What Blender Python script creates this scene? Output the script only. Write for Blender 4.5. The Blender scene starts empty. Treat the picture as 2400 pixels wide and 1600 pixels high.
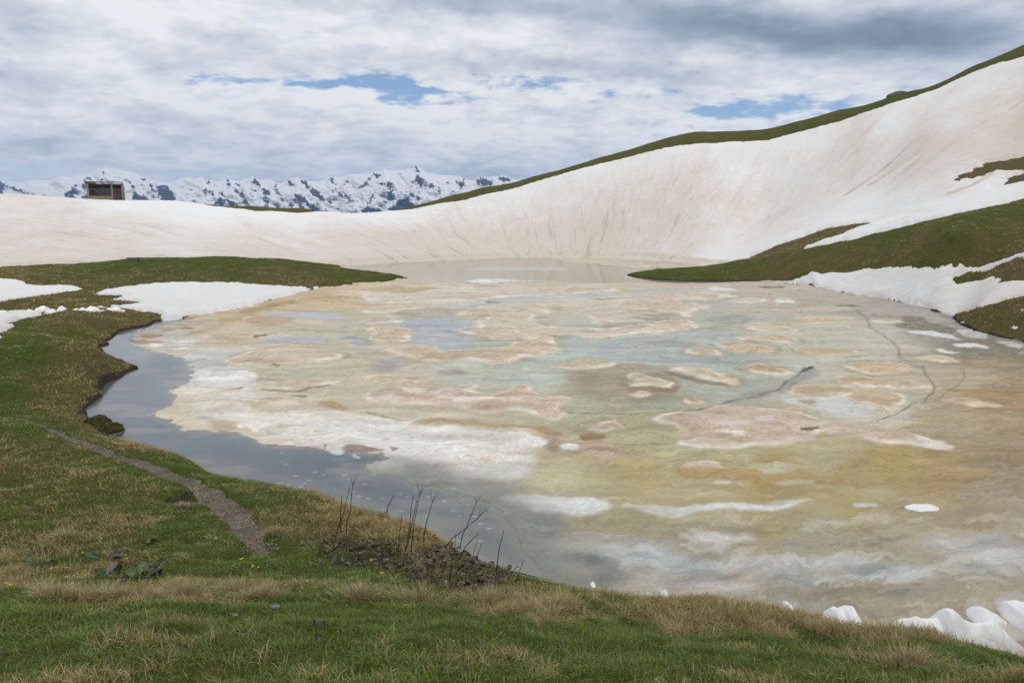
import bpy, bmesh, math, random, time
import numpy as np
from mathutils import Vector
T0 = time.time()
random.seed(7)
RNG = np.random.default_rng(11)
sc = bpy.context.scene
COL = sc.collection
R = math.radians

# ------------------------------------------------------------------ camera
CAMZ = 5.5
PITCH = math.atan(300 / 1600)
CP, SP = math.cos(PITCH), math.sin(PITCH)
cam_d = bpy.data.cameras.new('camera')
cam_d.sensor_width = 36
cam_d.lens = 24
cam_d.clip_start = 0.1
cam_d.clip_end = 60000
cam = bpy.data.objects.new('camera', cam_d)
COL.objects.link(cam)
cam.location = (0, 0, CAMZ)
cam.rotation_euler = (math.pi / 2 - PITCH, 0, 0)
sc.camera = cam
sc.view_settings.view_transform = 'Standard'
sc.view_settings.look = 'None'
sc.view_settings.exposure = 0.0
sc.view_settings.gamma = 1
sc.view_settings.use_curve_mapping = False

# ------------------------------------------------------------------ helpers
# survey sheets: origin and scale of each sheet the outlines were measured on
SHEET = dict(N=(0, 0, 1), C1=(0, 0, .5102), C2=(1200, 0, .5102), C3=(0, 800, .5102), C4=(1200, 800, .5102),
             L1=(300, 640, .2551), L2=(850, 600, .2551), L3=(1400, 600, .2551), L4=(1900, 680, .2232),
             L5=(300, 880, .2551), L6=(850, 860, .2551), L7=(1400, 860, .2551), L8=(1200, 1180, .5102),
             R1=(0, 560, .2551), R2=(0, 960, .2551), R3=(600, 1060, .29762), R5=(0, 1300, .29762),
             R6=(1800, 1350, .2551), R7=(1750, 350, .28698),
             M1=(0, 370, .21259), M2=(400, 370, .21259), M3=(800, 370, .21259))


def P(c, pts):
    x0, y0, s = SHEET[c]
    return [(x0 + x * s, y0 + y * s) for x, y in pts]


def EL(c, x, y, rx, ry, n=18):
    return P(c, [(x + rx * math.cos(2 * math.pi * k / n), y + ry * math.sin(2 * math.pi * k / n)) for k in range(n)])


def ag(u, v):
    up = (800 - v) / 1600
    dy = CP + up * SP
    return (u - 1200) / 1600 / dy, (-SP + up * CP) / dy


def lakept(p):
    a, g = ag(*p)
    Y = CAMZ / max(-g, 1e-3)
    return (a * Y, Y)


def atY(u, v, Y):
    a, g = ag(u, v)
    return np.array((a * Y, Y, CAMZ + g * Y))


def S(r, g, b):
    c = np.array((r, g, b)) / 255.0
    return np.where(c <= .04045, c / 12.92, ((c + .055) / 1.055) ** 2.4)


def sstep(a, b, x):
    t = np.clip((x - a) / (b - a), 0, 1)
    return t * t * (3 - 2 * t)


def _hash(ix, iy, seed):
    h = (ix.astype(np.int64) * 374761393 + iy.astype(np.int64) * 668265263 + seed * 974711) & 0xffffffff
    h = ((h ^ (h >> 13)) * 1274126177) & 0xffffffff
    h = h ^ (h >> 16)
    return h


def pnoise(x, y, seed=0):
    ix = np.floor(x); iy = np.floor(y)
    fx = x - ix; fy = y - iy
    ux = fx * fx * fx * (fx * (fx * 6 - 15) + 10)
    uy = fy * fy * fy * (fy * (fy * 6 - 15) + 10)

    def gr(dx, dy):
        an = (_hash(ix + dx, iy + dy, seed) & 1023).astype(np.float32) * (2 * math.pi / 1024)
        return np.cos(an) * (fx - dx) + np.sin(an) * (fy - dy)
    n0 = gr(0, 0) * (1 - ux) + gr(1, 0) * ux
    n1 = gr(0, 1) * (1 - ux) + gr(1, 1) * ux
    return (n0 * (1 - uy) + n1 * uy) * 1.5


def fbm(x, y, octv=4, seed=0, gain=.5):
    s = np.zeros_like(x, dtype=np.float64); a = 1.0; f = 1.0; tot = 0
    for o in range(octv):
        s += a * pnoise(x * f + 17.3 * o, y * f - 9.1 * o, seed + o * 31)
        tot += a; a *= gain; f *= 2.03
    return s / tot


def sdf_poly(px, py, poly):
    """signed distance, positive inside"""
    poly = np.asarray(poly, float)
    d2 = np.full(px.shape, 1e30)
    ins = np.zeros(px.shape, bool)
    n = len(poly)
    for i in range(n):
        x1, y1 = poly[i]; x2, y2 = poly[(i + 1) % n]
        ex, ey = x2 - x1, y2 - y1
        wx, wy = px - x1, py - y1
        t = np.clip((wx * ex + wy * ey) / (ex * ex + ey * ey + 1e-12), 0, 1)
        dx, dy = wx - ex * t, wy - ey * t
        d2 = np.minimum(d2, dx * dx + dy * dy)
        if abs(ey) > 1e-12:
            c = ((y1 > py) != (y2 > py)) & (px < ex * (py - y1) / ey + x1)
            ins ^= c
    d = np.sqrt(d2)
    return np.where(ins, d, -d)


def dist_line(px, py, line):
    d2 = np.full(px.shape, 1e30)
    for (x1, y1), (x2, y2) in zip(line[:-1], line[1:]):
        ex, ey = x2 - x1, y2 - y1
        t = np.clip(((px - x1) * ex + (py - y1) * ey) / (ex * ex + ey * ey + 1e-12), 0, 1)
        d2 = np.minimum(d2, (px - x1 - ex * t) ** 2 + (py - y1 - ey * t) ** 2)
    return np.sqrt(d2)


def smooth_closed(pts, it=1):
    p = np.asarray(pts, float)
    for _ in range(it):
        q = np.roll(p, -1, 0)
        p = np.stack((p * .75 + q * .25, p * .25 + q * .75), 1).reshape(-1, 2)
    return p


def tag(o, label, cat, group=None, kind=None):
    o['label'] = label
    o['category'] = cat
    if group: o['group'] = group
    if kind: o['kind'] = kind
    return o


def link(name, me, mat=None, parent=None):
    o = bpy.data.objects.new(name, me)
    COL.objects.link(o)
    if mat: me.materials.append(mat)
    if parent: o.parent = parent
    return o


def raw_mesh(name, V, faces, smooth=True):
    """V (n,3); faces: list of (k, idx array (m,k))"""
    me = bpy.data.meshes.new(name)
    V = np.ascontiguousarray(V, dtype=np.float32)
    me.vertices.add(len(V))
    me.vertices.foreach_set('co', V.ravel())
    idx = np.concatenate([f.ravel() for f in faces]).astype(np.int32)
    starts = []
    o = 0
    for f in faces:
        starts.append(o + np.arange(len(f)) * f.shape[1]); o += f.size
    starts = np.concatenate(starts).astype(np.int32)
    me.loops.add(len(idx))
    me.loops.foreach_set('vertex_index', idx)
    me.polygons.add(len(starts))
    me.polygons.foreach_set('loop_start', starts)
    me.polygons.foreach_set('use_smooth', np.full(len(starts), smooth, dtype=bool))
    me.update(calc_edges=True)
    return me


def set_attr(me, name, arr):
    arr = np.asarray(arr, dtype=np.float32)
    if arr.ndim == 1:
        at = me.attributes.new(name, 'FLOAT', 'POINT')
        at.data.foreach_set('value', arr)
    elif arr.shape[1] == 3 and name.startswith('v_'):
        at = me.attributes.new(name, 'FLOAT_VECTOR', 'POINT')
        at.data.foreach_set('vector', arr.ravel())
    else:
        at = me.attributes.new(name, 'FLOAT_COLOR', 'POINT')
        c = np.ones((len(arr), 4), np.float32); c[:, :3] = arr
        at.data.foreach_set('color', c.ravel())


def grid_faces(nr, nc):
    i = np.arange(nr * nc).reshape(nr, nc)
    return np.stack((i[:-1, :-1], i[:-1, 1:], i[1:, 1:], i[1:, :-1]), -1).reshape(-1, 4)


def sub_mesh(name, V, F, attrs, mat=None):
    used = np.unique(F)
    remap = np.full(len(V), -1, np.int64)
    remap[used] = np.arange(len(used))
    me = raw_mesh(name, V[used], [remap[F]])
    for k, a in attrs.items():
        set_attr(me, k, a[used])
    return link(name, me, mat)


# ------------------------------------------------------------------ node helpers
class NT:
    def __init__(s, tree):
        s.t = tree; s.n = tree.nodes; s.l = tree.links

    def node(s, typ, **kw):
        nd = s.n.new(typ)
        for k, v in kw.items():
            setattr(nd, k, v)
        return nd

    def put(s, sock, val):
        if isinstance(val, bpy.types.NodeSocket):
            s.l.new(val, sock)
        elif val is not None:
            if hasattr(sock.default_value, '__len__') and not hasattr(val, '__len__'):
                val = (val,) * len(sock.default_value)
            if hasattr(sock.default_value, '__len__') and len(sock.default_value) == 4 and len(val) == 3:
                val = (*val, 1)
            sock.default_value = val

    def math(s, op, a, b=None, c=None, clamp=False):
        nd = s.node('ShaderNodeMath', operation=op, use_clamp=clamp)
        s.put(nd.inputs[0], a)
        if b is not None: s.put(nd.inputs[1], b)
        if c is not None: s.put(nd.inputs[2], c)
        return nd.outputs[0]

    def vmath(s, op, a, b=None):
        nd = s.node('ShaderNodeVectorMath', operation=op)
        s.put(nd.inputs[0], a)
        if b is not None: s.put(nd.inputs[1], b)
        return nd.outputs[0]

    def attr(s, name, out='Fac'):
        nd = s.node('ShaderNodeAttribute', attribute_name=name)
        return nd.outputs[out]

    def noise(s, vec, scale, detail=4, rough=.5, dist=0, out='Fac'):
        nd = s.node('ShaderNodeTexNoise')
        if vec is not None: s.l.new(vec, nd.inputs['Vector'])
        nd.inputs['Scale'].default_value = scale
        nd.inputs['Detail'].default_value = detail
        nd.inputs['Roughness'].default_value = rough
        nd.inputs['Distortion'].default_value = dist
        return nd.outputs[out]

    def ramp(s, fac, pts, interp='LINEAR'):
        nd = s.node('ShaderNodeValToRGB')
        nd.color_ramp.interpolation = interp
        e = nd.color_ramp.elements
        while len(e) < len(pts): e.new(.5)
        for el, (p, c) in zip(e, pts):
            el.position = p
            el.color = (*c, 1) if hasattr(c, '__len__') else (c, c, c, 1)
        s.l.new(fac, nd.inputs[0])
        return nd.outputs[0]

    def mix(s, fac, a, b, blend='MIX'):
        nd = s.node('ShaderNodeMix', data_type='RGBA', blend_type=blend)
        s.put(nd.inputs[0], fac); s.put(nd.inputs[6], a); s.put(nd.inputs[7], b)
        return nd.outputs[2]

    def mapr(s, v, a, b, c=0., d=1., smooth=True):
        nd = s.node('ShaderNodeMapRange', interpolation_type='SMOOTHSTEP' if smooth else 'LINEAR')
        s.put(nd.inputs[0], v)
        for i, x in enumerate((a, b, c, d)): nd.inputs[1 + i].default_value = x
        return nd.outputs[0]

    def bump(s, h, strength, dist, normal=None):
        nd = s.node('ShaderNodeBump')
        nd.inputs['Strength'].default_value = strength
        nd.inputs['Distance'].default_value = dist
        s.l.new(h, nd.inputs['Height'])
        if normal is not None: s.l.new(normal, nd.inputs['Normal'])
        return nd.outputs[0]

    def scalev(s, vec, sx, sy, sz):
        return s.vmath('MULTIPLY', vec, (sx, sy, sz))


def new_mat(name):
    m = bpy.data.materials.new(name)
    m.use_nodes = True
    nt = NT(m.node_tree)
    b = nt.n['Principled BSDF']
    return m, nt, b


def wpos(nt):
    return nt.node('ShaderNodeNewGeometry').outputs['Position']


def simple_mat(name, rgb, rough=.7, var=.25, scale=8, spec=.3, bump=0.):
    m, nt, b = new_mat(name)
    pos = nt.node('ShaderNodeTexCoord').outputs['Object']
    n = nt.noise(pos, scale, 5, .6)
    lo = tuple(np.array(rgb) * (1 - var)); hi = tuple(np.minimum(np.array(rgb) * (1 + var), .95))
    c = nt.ramp(n, [(.3, lo), (.7, hi)])
    nt.l.new(c, b.inputs['Base Color'])
    b.inputs['Roughness'].default_value = rough
    b.inputs['Specular IOR Level'].default_value = spec
    if bump:
        nt.l.new(nt.bump(n, .6, bump), b.inputs['Normal'])
    return m


# ------------------------------------------------------------------ the lie of the land
SNOWTOP = [(-300, 456, 104), (-120, 458, 105), (0, 460, 105), (100, 464, 105), (180, 470, 104), (240, 473.5, 103), (295, 474.5, 103), (355, 474.5, 104),
           (500, 487, 106), (600, 497, 107), (700, 502, 109), (810, 503, 111), (870, 502, 112), (969, 492.7, 113),
           (1084, 472, 114), (1200, 445, 114), (1353, 400, 112), (1455, 374, 111), (1557, 349, 110), (1644, 338, 109),
           (1736, 333, 108), (1838, 319, 106), (1965, 286, 103), (2118, 237, 99), (2220, 201, 96), (2400, 135, 90),
           (2600, 55, 84)]
GRASSTOP = [(355, 472.5, 107), (430, 475.5, 109), (500, 480, 111), (600, 483, 113), (700, 488, 114), (760, 494, 114), (815, 500, 114.5),
            (900, 496.5, 117), (969, 482.4, 119), (1058, 458, 121), (1135, 439, 122), (1250, 414, 122), (1404, 371, 121),
            (1506, 342, 120), (1578, 320, 119), (1634, 309, 118), (1710, 308, 117), (1761, 306, 116),
            (1863, 286, 114), (1965, 258, 111), (2108, 220, 107), (2271, 161, 102), (2400, 105, 97), (2600, 25, 90)]
# points with measured distance
CTRL_Y = [(u, v, Y) for u, v, Y in SNOWTOP] + list(GRASSTOP) + [
    # foreground terrace and bank
    (-300, 1600, 2.1), (0, 1600, 2.1), (600, 1600, 2.1), (1200, 1600, 2.1), (1800, 1600, 2.1), (2400, 1600, 2.1), (2700, 1600, 2.1),
    (0, 1390, 4.1), (300, 1395, 4.1), (600, 1400, 4.1), (900, 1405, 4.1), (1200, 1430, 4.0), (1600, 1475, 3.9), (2000, 1525, 3.6), (2400, 1580, 3.3),
    (0, 1350, 5.6), (300, 1345, 5.6), (600, 1340, 5.6), (900, 1340, 5.5), (1150, 1375, 5.2),
    (620, 1260, 7.0), (480, 1170, 9.0), (280, 1075, 12.0), (90, 985, 15.5), (800, 1260, 7.2),
    (300, 1230, 7.6), (0, 1230, 7.6), (0, 1090, 10.6), (150, 1120, 9.9), (-250, 1000, 12), (0, 1010, 13.0), (-250, 1200, 7.5),
    (300, 1150, 9.3),
    (600, 1135, 11.4), (750, 1165, 10.3), (900, 1216, 9.1), (1000, 1253, 8.2), (1121, 1320, 6.9), (1210, 1347, 6.3), (1287, 1368, 5.7),
    (1430, 1399, 5.5), (1583, 1412, 5.4), (1761, 1429, 5.3), (1940, 1468, 5.1), (2169, 1492, 4.9), (2400, 1545, 4.6),
    (440, 1077, 13.0), (290, 1033, 14.6),
    (0, 960, 17.0), (0, 900, 19.0), (0, 870, 20.5), (-250, 880, 18), (0, 798, 24), (150, 800, 24), (-250, 790, 23), (120, 880, 20.5), (220, 830, 22.5),
]
CTRL_Y += [(1506, 635, 62.6), (1557, 632, 61.8), (1634, 627.5, 61.2), (1736, 615, 61.4), (1797, 604.6, 61.5), (1843, 593, 61.2), (1889, 581.6, 60.5), (1965, 566, 59.5), (2042, 548.5, 58.5), (2144, 523, 57.5), (2220, 505, 57), (2322, 482, 57.5), (2400, 464, 58), (2600, 420, 60),
           (1812, 581.6, 70), (1889, 553.6, 70), (1940, 538, 69), (2062, 517, 67), (2240, 470, 64), (2240, 420, 69), (2400, 390, 68), (2400, 250, 80), (2600, 330, 74),
           (2000, 400, 87), (1800, 480, 93), (1800, 560, 79), (2600, 200, 80)]
# points with measured height above the lake
CTRL_Z = [
    (0, 770, .55), (180, 770, .45), (0, 700, .8), (200, 700, .7), (0, 655, 1.1), (250, 740, .5), (230, 690, .75), (-250, 700, 1.0), (-250, 640, 1.4),
    (400, 668, .75), (600, 668, .5), (480, 700, .35), (600, 690, .15), (720, 668, .25),
    (0, 632, .97), (90, 628, 1.05), (170, 620, 1.25), (306, 610, 1.5), (408, 604, 1.62), (485, 602, 1.64), (561, 602, 1.58), (663, 607, 1.35), (765, 619, .9), (842, 633, .5), (918, 645, .2),
    (500, 640, 1.0), (700, 640, .7),
        (1873, 647, .7), (1951, 637, 1.1), (2109, 622.6, 2.0), (2266, 618, 2.4), (2400, 592.5, 3.3), (2600, 560, 4.5), (2000, 600, 2.2), (2250, 560, 3.9),
    (2400, 694, 1.45), (2295, 723, .8), (2100, 680, .6), (2300, 670, 1.4), (2600, 680, 2.0), (2600, 800, .5), (2400, 770, .4),
]
CTRL_P = []
# the lake shore (lake level 0)
SHORE_LEFT = P('R1', [(1430, 755), (1400, 790), (1280, 815), (1150, 840), (1060, 880), (1000, 920), (960, 945), (1030, 965), (910, 995), (950, 1030), (1050, 1085), (1100, 1110), (1200, 1165), (1270, 1190), (1200, 1215), (1110, 1270), (980, 1330), (950, 1400), (940, 1450), (870, 1495), (800, 1560)]) + [(206, 975), (225, 1005), (246, 1020)]
BANK = [(290, 1033), (383, 1049), (446, 1079), (523, 1099), (600, 1124), (704, 1146), (832, 1182), (921, 1216), (1002, 1237), (1076, 1283), (1165, 1316), (1255, 1338), (1292, 1364), (1430, 1394), (1583, 1404), (1761, 1417), (1940, 1443), (2067, 1446), (2246, 1478), (2400, 1507)]
SHORE_RIGHT = [(2400, 806), (2347, 793), (2295, 778), (2258, 766), (2241, 752), (2228, 742), (2198, 735), (2166, 720), (2094, 706), (2008, 693), (1922, 676), (1796, 658),
               (1700, 660), (1600, 659), (1540, 656), (1500, 651), (1468, 645), (1490, 640), (1520, 636)]
SHORE_FAR = [(1659, 621), (1608, 615), (1506, 607), (1353, 603.5), (1200, 602), (1000, 610), (860, 617), (801, 621)]
SHORE_LEFTFAR = [(880, 640), (930, 646), (955, 652), (930, 656), (867, 665), (816, 669.5), (760, 673), (714, 684), (663, 696), (612, 713), (536, 729), (460, 739), (408, 750)]
sh = [lakept(p) for p in SHORE_LEFT]
for p in BANK:
    x, y = lakept(p); f = .93 if p[0] > 500 else .975
    sh.append((x * f, y * f))
sh += [(8.4, 9.3), (12.5, 13.6), (17.4, 19.2), (20.6, 24.2)]
sh += [lakept(p) for p in SHORE_RIGHT]
# hidden far side of the right-hand spit
sh += [(14.0, 66.0), (19.0, 69.5), (22.5, 74)]
sh += [lakept(p) for p in SHORE_FAR]
sh += [(-17.5, 70.0), (-15.5, 66)]
sh += [lakept(p) for p in SHORE_LEFTFAR]
LAKE = np.array(sh)


def tps_fit(Xc, zc):
    n = len(Xc)
    d2 = ((Xc[:, None] - Xc[None]) ** 2).sum(-1)
    K = np.where(d2 > 0, d2 * np.log(d2 + 1e-20) * .5, 0) + np.eye(n) * 2e-5
    Pm = np.c_[np.ones(n), Xc]
    A = np.zeros((n + 3, n + 3)); A[:n, :n] = K; A[:n, n:] = Pm; A[n:, :n] = Pm.T
    return np.linalg.solve(A, np.r_[zc, 0, 0, 0])


def sxy(a, Y):
    return np.stack((a * 2.2, np.log(Y)), -1)


ca, cY, cz = [], [], []


def addc(a, Y, z):
    ca.append(a); cY.append(Y); cz.append(z)


for u, v, Y in CTRL_Y:
    a, g = ag(u, v); addc(a, Y, CAMZ + g * Y)
for u, v, z in CTRL_Z + CTRL_P:
    a, g = ag(u, v)
    if abs(g) < .012: continue
    Y = (z - CAMZ) / g
    if 2 < Y < 95: addc(a, Y, z)
for (x, y), (x2, y2) in zip(LAKE, np.roll(LAKE, -1, 0)):
    addc(x / y, y, 0.03)
    if math.hypot(x2 - x, y2 - y) > 3.5:
        addc((x + x2) / (y + y2), (y + y2) / 2, 0.03)
# shallows a step inside the shore, and the back of the right-hand spit
for (x, y), (x2, y2) in zip(LAKE[::2], np.roll(LAKE, -1, 0)[::2]):
    nx_, ny_ = -(y2 - y), x2 - x
    L_ = math.hypot(nx_, ny_) + 1e-9
    for sg in (1, -1):
        qx, qy = (x + x2) / 2 + sg * nx_ / L_ * 1.6, (y + y2) / 2 + sg * ny_ / L_ * 1.6
        if sdf_poly(np.array([qx]), np.array([qy]), LAKE)[0] > 1.0:
            addc(qx / qy, qy, -.25)
for u, Y, z in ((1650, 65, .5), (1736, 65, 1.15), (1797, 65, 1.5), (1797, 68, 1.45), (1889, 65, 2.75), (1965, 64, 3.6), (2042, 63, 4.3)):
    addc(ag(u, 580)[0], Y, z)
# lake bed
for x, y in [(-8, 22), (-12, 30), (0, 14), (6, 12), (0, 25), (12, 25), (-8, 40), (8, 40), (18, 34), (0, 55), (0, 65), (-5, 72), (6, 72), (10, 52), (-10, 48), (12, 78), (-12, 76)]:
    addc(x / y, y, -1.0)
for u, v, Y in GRASSTOP:
    a, g = ag(u, v); addc(a, Y + 14, CAMZ + g * Y - 3.5)
    addc(a, Y + 40, CAMZ + g * Y - 18)
for u, v, Y in SNOWTOP[:7]:
    a, g = ag(u, v); addc(a, Y + 12, CAMZ + g * Y - 1.2); addc(a, Y + 40, CAMZ + g * Y - 14)
for u in (-200, 0, 200, 450, 650):
    a, g = ag(u, 620); addc(a, 68, 1.0 if u < 500 else .4)
for a in (-1.2, -.8, -.4, 0, .4, .8, 1.2):
    addc(a, 1.0, 4.1); addc(a, .5, 4.2)
for Y, z in ((3, 3.6), (6, 2.6), (12, 2.2), (25, 2.2), (50, 4), (80, 9)):
    addc(-1.25, Y, z); addc(1.25, Y, z + (0 if Y < 5 else (.5 if Y < 10 else 1.1 if Y < 20 else .09 * Y)))
CX = sxy(np.array(ca), np.array(cY))
CW = tps_fit(CX, np.array(cz))


def tps(a, Y):
    s = sxy(a, Y)
    sh_ = a.shape
    s = s.reshape(-1, 2)
    out = np.empty(len(s))
    for i in range(0, len(s), 60000):
        q = s[i:i + 60000]
        d2 = (q[:, None, 0] - CX[None, :, 0]) ** 2 + (q[:, None, 1] - CX[None, :, 1]) ** 2
        out[i:i + 60000] = (d2 * np.log(d2 + 1e-20) * .5) @ CW[:-3] + CW[-3] + q @ CW[-2:]
    return out.reshape(sh_)


def ground_base(a, Y):
    """height of the bare land, before small bumps"""
    X = a * Y
    zt = np.full(a.shape, 0.0)
    a = np.clip(a, -1.32, 1.32)
    b = Y < 150
    zt[b] = tps(a[b], Y[b])
    if (~b).any():
        zt[~b] = tps(a[~b], np.full((~b).sum(), 150.0)) - (Y[~b] - 150) * .38
    d = np.full(a.shape, -50.0)
    b = (Y < 105) & (np.abs(X) < 45)
    d[b] = sdf_poly(X[b], Y[b], LAKE)
    d = d + .22 * fbm(X * .55, Y * .55, 4, 5) * np.clip(Y / 22, .35, 1.6)
    zin = np.minimum(zt, -.06 - .12 * np.maximum(d, 0))
    o = np.maximum(-d, 0)
    zout = np.maximum(zt, .05 + .22 * np.minimum(o, 1.2))
    zout = np.where(o < 5, np.minimum(zout, .12 + .95 * o), zout)
    z = np.where(d > 0, zin, np.where(o < 6, zout, np.where(Y < 112, np.maximum(zt, .15), zt)))
    return np.maximum(z, -480), d


rows = []
y = .6
while y < 160:
    rows.append(y)
    y *= 1.010 if y < 6 else (1.0055 if y < 50 else (1.0036 if y < 125 else 1.02))
while y < 9800:
    rows.append(y); y *= 1.09
rows = np.array(rows)
cols = np.r_[np.linspace(-6, -1.6, 40)[:-1], np.linspace(-1.6, -.9, 50)[:-1], np.linspace(-.9, .9, 1080), np.linspace(.9, 1.6, 50)[1:], np.linspace(1.6, 6, 40)[1:]]
GA, GY = np.meshgrid(cols, rows)
GX = GA * GY
GZ0, GD = ground_base(GA, GY)
# surface bumps
bx = fbm(GX * 1.4, GY * 1.4, 3, 21); tus = fbm(GX * 4.2, GY * 4.2, 3, 22)
GZ = GZ0 + np.where(GY < 130, np.where(GD > 0, 0, 1), 0) * np.clip(-GD * 1.5, 0, 1) * (.05 * bx + .035 * np.maximum(tus, -.2) + .10 * fbm(GX * .35, GY * .35, 3, 23) * np.clip(GY / 30, 0, 1) + .13 * np.maximum(fbm(GX * 1.9, GY * 1.9, 4, 25), -.1) * sstep(11, 17, GY) * sstep(34, 26, GY) * (GX < -8))
print('terrain', GZ.shape, time.time() - T0)


def gheight(X, Y):
    """bilinear sample of the finished ground"""
    X = np.asarray(X, float); Y = np.asarray(Y, float)
    fr = np.interp(np.log(Y), np.log(rows), np.arange(len(rows)))
    fc = np.interp(X / Y, cols, np.arange(len(cols)))
    i = np.clip(fr.astype(int), 0, len(rows) - 2); j = np.clip(fc.astype(int), 0, len(cols) - 2)
    p, q = fr - i, fc - j
    return GZ[i, j] * (1 - p) * (1 - q) + GZ[i + 1, j] * p * (1 - q) + GZ[i, j + 1] * (1 - p) * q + GZ[i + 1, j + 1] * p * q


def hits(pts, ymin=1.2, ymax=150.):
    """where sight lines meet the ground: (n,3)"""
    out = []
    Ys = np.exp(np.linspace(math.log(ymin), math.log(ymax), 1400))
    for u, v in pts:
        a, g = ag(u, v)
        zr = CAMZ + g * Ys
        zg = gheight(a * Ys, Ys)
        zg = np.maximum(zg, 0)
        b = np.nonzero(zr < zg)[0]
        if len(b) == 0:
            k = int(np.argmin(zr - zg)); Yh = Ys[k]
        else:
            k = b[0]
            if k == 0: Yh = Ys[0]
            else:
                d0 = zr[k - 1] - zg[k - 1]; d1 = zr[k] - zg[k]
                Yh = Ys[k - 1] + (Ys[k] - Ys[k - 1]) * d0 / (d0 - d1)
        out.append((a * Yh, Yh, float(gheight(a * Yh, Yh))))
    return np.array(out)


def field(ctrl, sig=.16, A=None, Y=None, floor=1e-5):
    """smooth blend of values noted at places on the ground"""
    h = hits([(u, v) for u, v, _ in ctrl])
    s = sxy(h[:, 0] / h[:, 1], h[:, 1])
    val = np.array([c[2] for c in ctrl])
    q = sxy(A, Y).reshape(-1, 2)
    num = np.zeros(len(q)); den = np.zeros(len(q))
    for (sx, sy), v in zip(s, val):
        d2 = ((q[:, 0] - sx) ** 2 + (q[:, 1] - sy) ** 2) / sig ** 2
        w = 1 / (1 + d2) ** 3 + floor
        num += w * v; den += w
    return (num / den).reshape(A.shape)


DRY = [(100, 920, .8), (200, 900, .85), (250, 850, .75), (60, 850, .1), (30, 900, .05), (10, 945, 0), (130, 965, .85), (200, 990, .8), (60, 975, .1), (150, 1010, .1), (300, 1040, .85), (400, 1060, .75), (300, 1070, .1), (450, 1100, .1), (600, 1155, .3),
       (750, 1190, .7), (900, 1230, .95), (950, 1255, .75), (820, 1210, .8), (700, 1240, .5), (550, 1150, .2), (100, 1080, .45), (250, 1150, .45), (400, 1250, .15), (300, 1250, .6), (60, 1300, .6), (50, 1200, .3), (300, 1330, .4), (500, 1330, .05), (600, 1300, .05),
       (800, 1310, .05), (700, 1330, .1), (150, 1382, .4), (300, 1382, .4), (420, 1385, .4), (580, 1385, .35), (900, 1395, .1), (100, 1540, .15), (350, 1540, .3), (900, 1540, .15), (200, 1450, .2), (600, 1450, .15), (1000, 1480, .2), (1400, 1500, .2), (1300, 1380, .35), (1300, 1420, .65), (1500, 1420, .6), (1450, 1460, .15), (1700, 1440, .8),
       (1900, 1460, .85), (2100, 1485, .85), (2300, 1515, .9), (1900, 1492, .15), (2100, 1520, .1), (2300, 1560, .1), (1700, 1475, .2), (2000, 1535, .5), (1200, 1560, .25), (600, 1560, .25), (2300, 1595, .3), (1800, 1580, .3), (1150, 1330, .3),
       (300, 622, .1), (500, 615, .15), (700, 628, .2), (500, 640, .55), (300, 650, .6), (700, 655, .85), (850, 648, .3), (930, 650, .2), (50, 645, .85), (150, 635, .3), (100, 700, .75), (200, 750, .7), (300, 740, .8), (150, 778, .3), (60, 730, .6), (250, 785, .25), (330, 760, .9),
       (1550, 640, .05), (1650, 642, .3), (1750, 628, .2), (1850, 620, .6), (1950, 590, .15), (2000, 612, .85), (2150, 575, .6), (2250, 530, .2), (2350, 500, .25), (2300, 580, .8), (2380, 560, .8), (2100, 542, .1), (1900, 572, 1.0), (1800, 597, 1), (2000, 532, .95), (2300, 400, 1), (2380, 410, 1),
       (2350, 640, .9), (2300, 760, .7), (2380, 740, .8), (2350, 780, .6), (1100, 455, .5), (1300, 405, .5), (1500, 350, .5), (1700, 322, .5), (1900, 285, .4), (2200, 190, .3), (2380, 120, .35), (600, 490, .5), (450, 480, .6), (750, 497, .6)]
near = GY < 160
dry = field(DRY, .13, GA, GY)
dirt = np.zeros_like(GX)
for poly, k in [(P('C4', [(560, 1390), (700, 1380), (880, 1430), (700, 1450)]), .6), (P('C4', [(720, 1530), (900, 1500), (1000, 1560), (1000, 1568), (700, 1568)]), .9),
                (P('R5', [(1390, 990), (1500, 960), (1900, 950), (1950, 1010), (1380, 1010)]), 1.), (P('R5', [(0, 950), (70, 950), (140, 1010), (0, 1010)]), .8),
                (P('R2', [(1530, 770), (1720, 735), (1760, 790), (1880, 850), (1700, 840), (1600, 820)]), 1.),
                (P('R3', [(350, 800), (700, 640), (1300, 800), (1700, 900), (2100, 1050), (2100, 1140), (1500, 1110), (900, 960)]), .65),
                (P('R3', [(1080, 1130), (1500, 1090), (1650, 1180), (1250, 1190)]), .7),
                (P('R1', [(640, 1010), (900, 1010), (1200, 1190), (1000, 1300), (860, 1330), (700, 1180)]), .42),
                (P('R3', [(0, 640), (180, 650), (350, 860), (250, 930), (80, 800)]), .5)]:
    h = hits(poly)[:, :2]
    b = (GX > h[:, 0].min() - 2) & (GX < h[:, 0].max() + 2) & (GY > h[:, 1].min() - 2) & (GY < h[:, 1].max() + 2)
    sd = sdf_poly(GX[b], GY[b], h) + .18 * fbm(GX[b] * 2, GY[b] * 2, 4, 8)
    dirt[b] = np.maximum(dirt[b], k * sstep(-.1, .15, sd))
# a hollow where the turf has slipped beside the path
hp = hits(P('R2', [(1690, 790)]))[0]
GZ = GZ - .22 * np.exp(-(((GX - hp[0]) / .3) ** 2 + ((GY - hp[1]) / .28) ** 2))
# bare soil along the shore
dirt = np.maximum(dirt, np.where((GY < 95) & (GY > 10), .9 * sstep(.32, .05, -GD + .15 * fbm(GX * 1.5, GY * 1.5, 3, 77)), 0))
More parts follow.
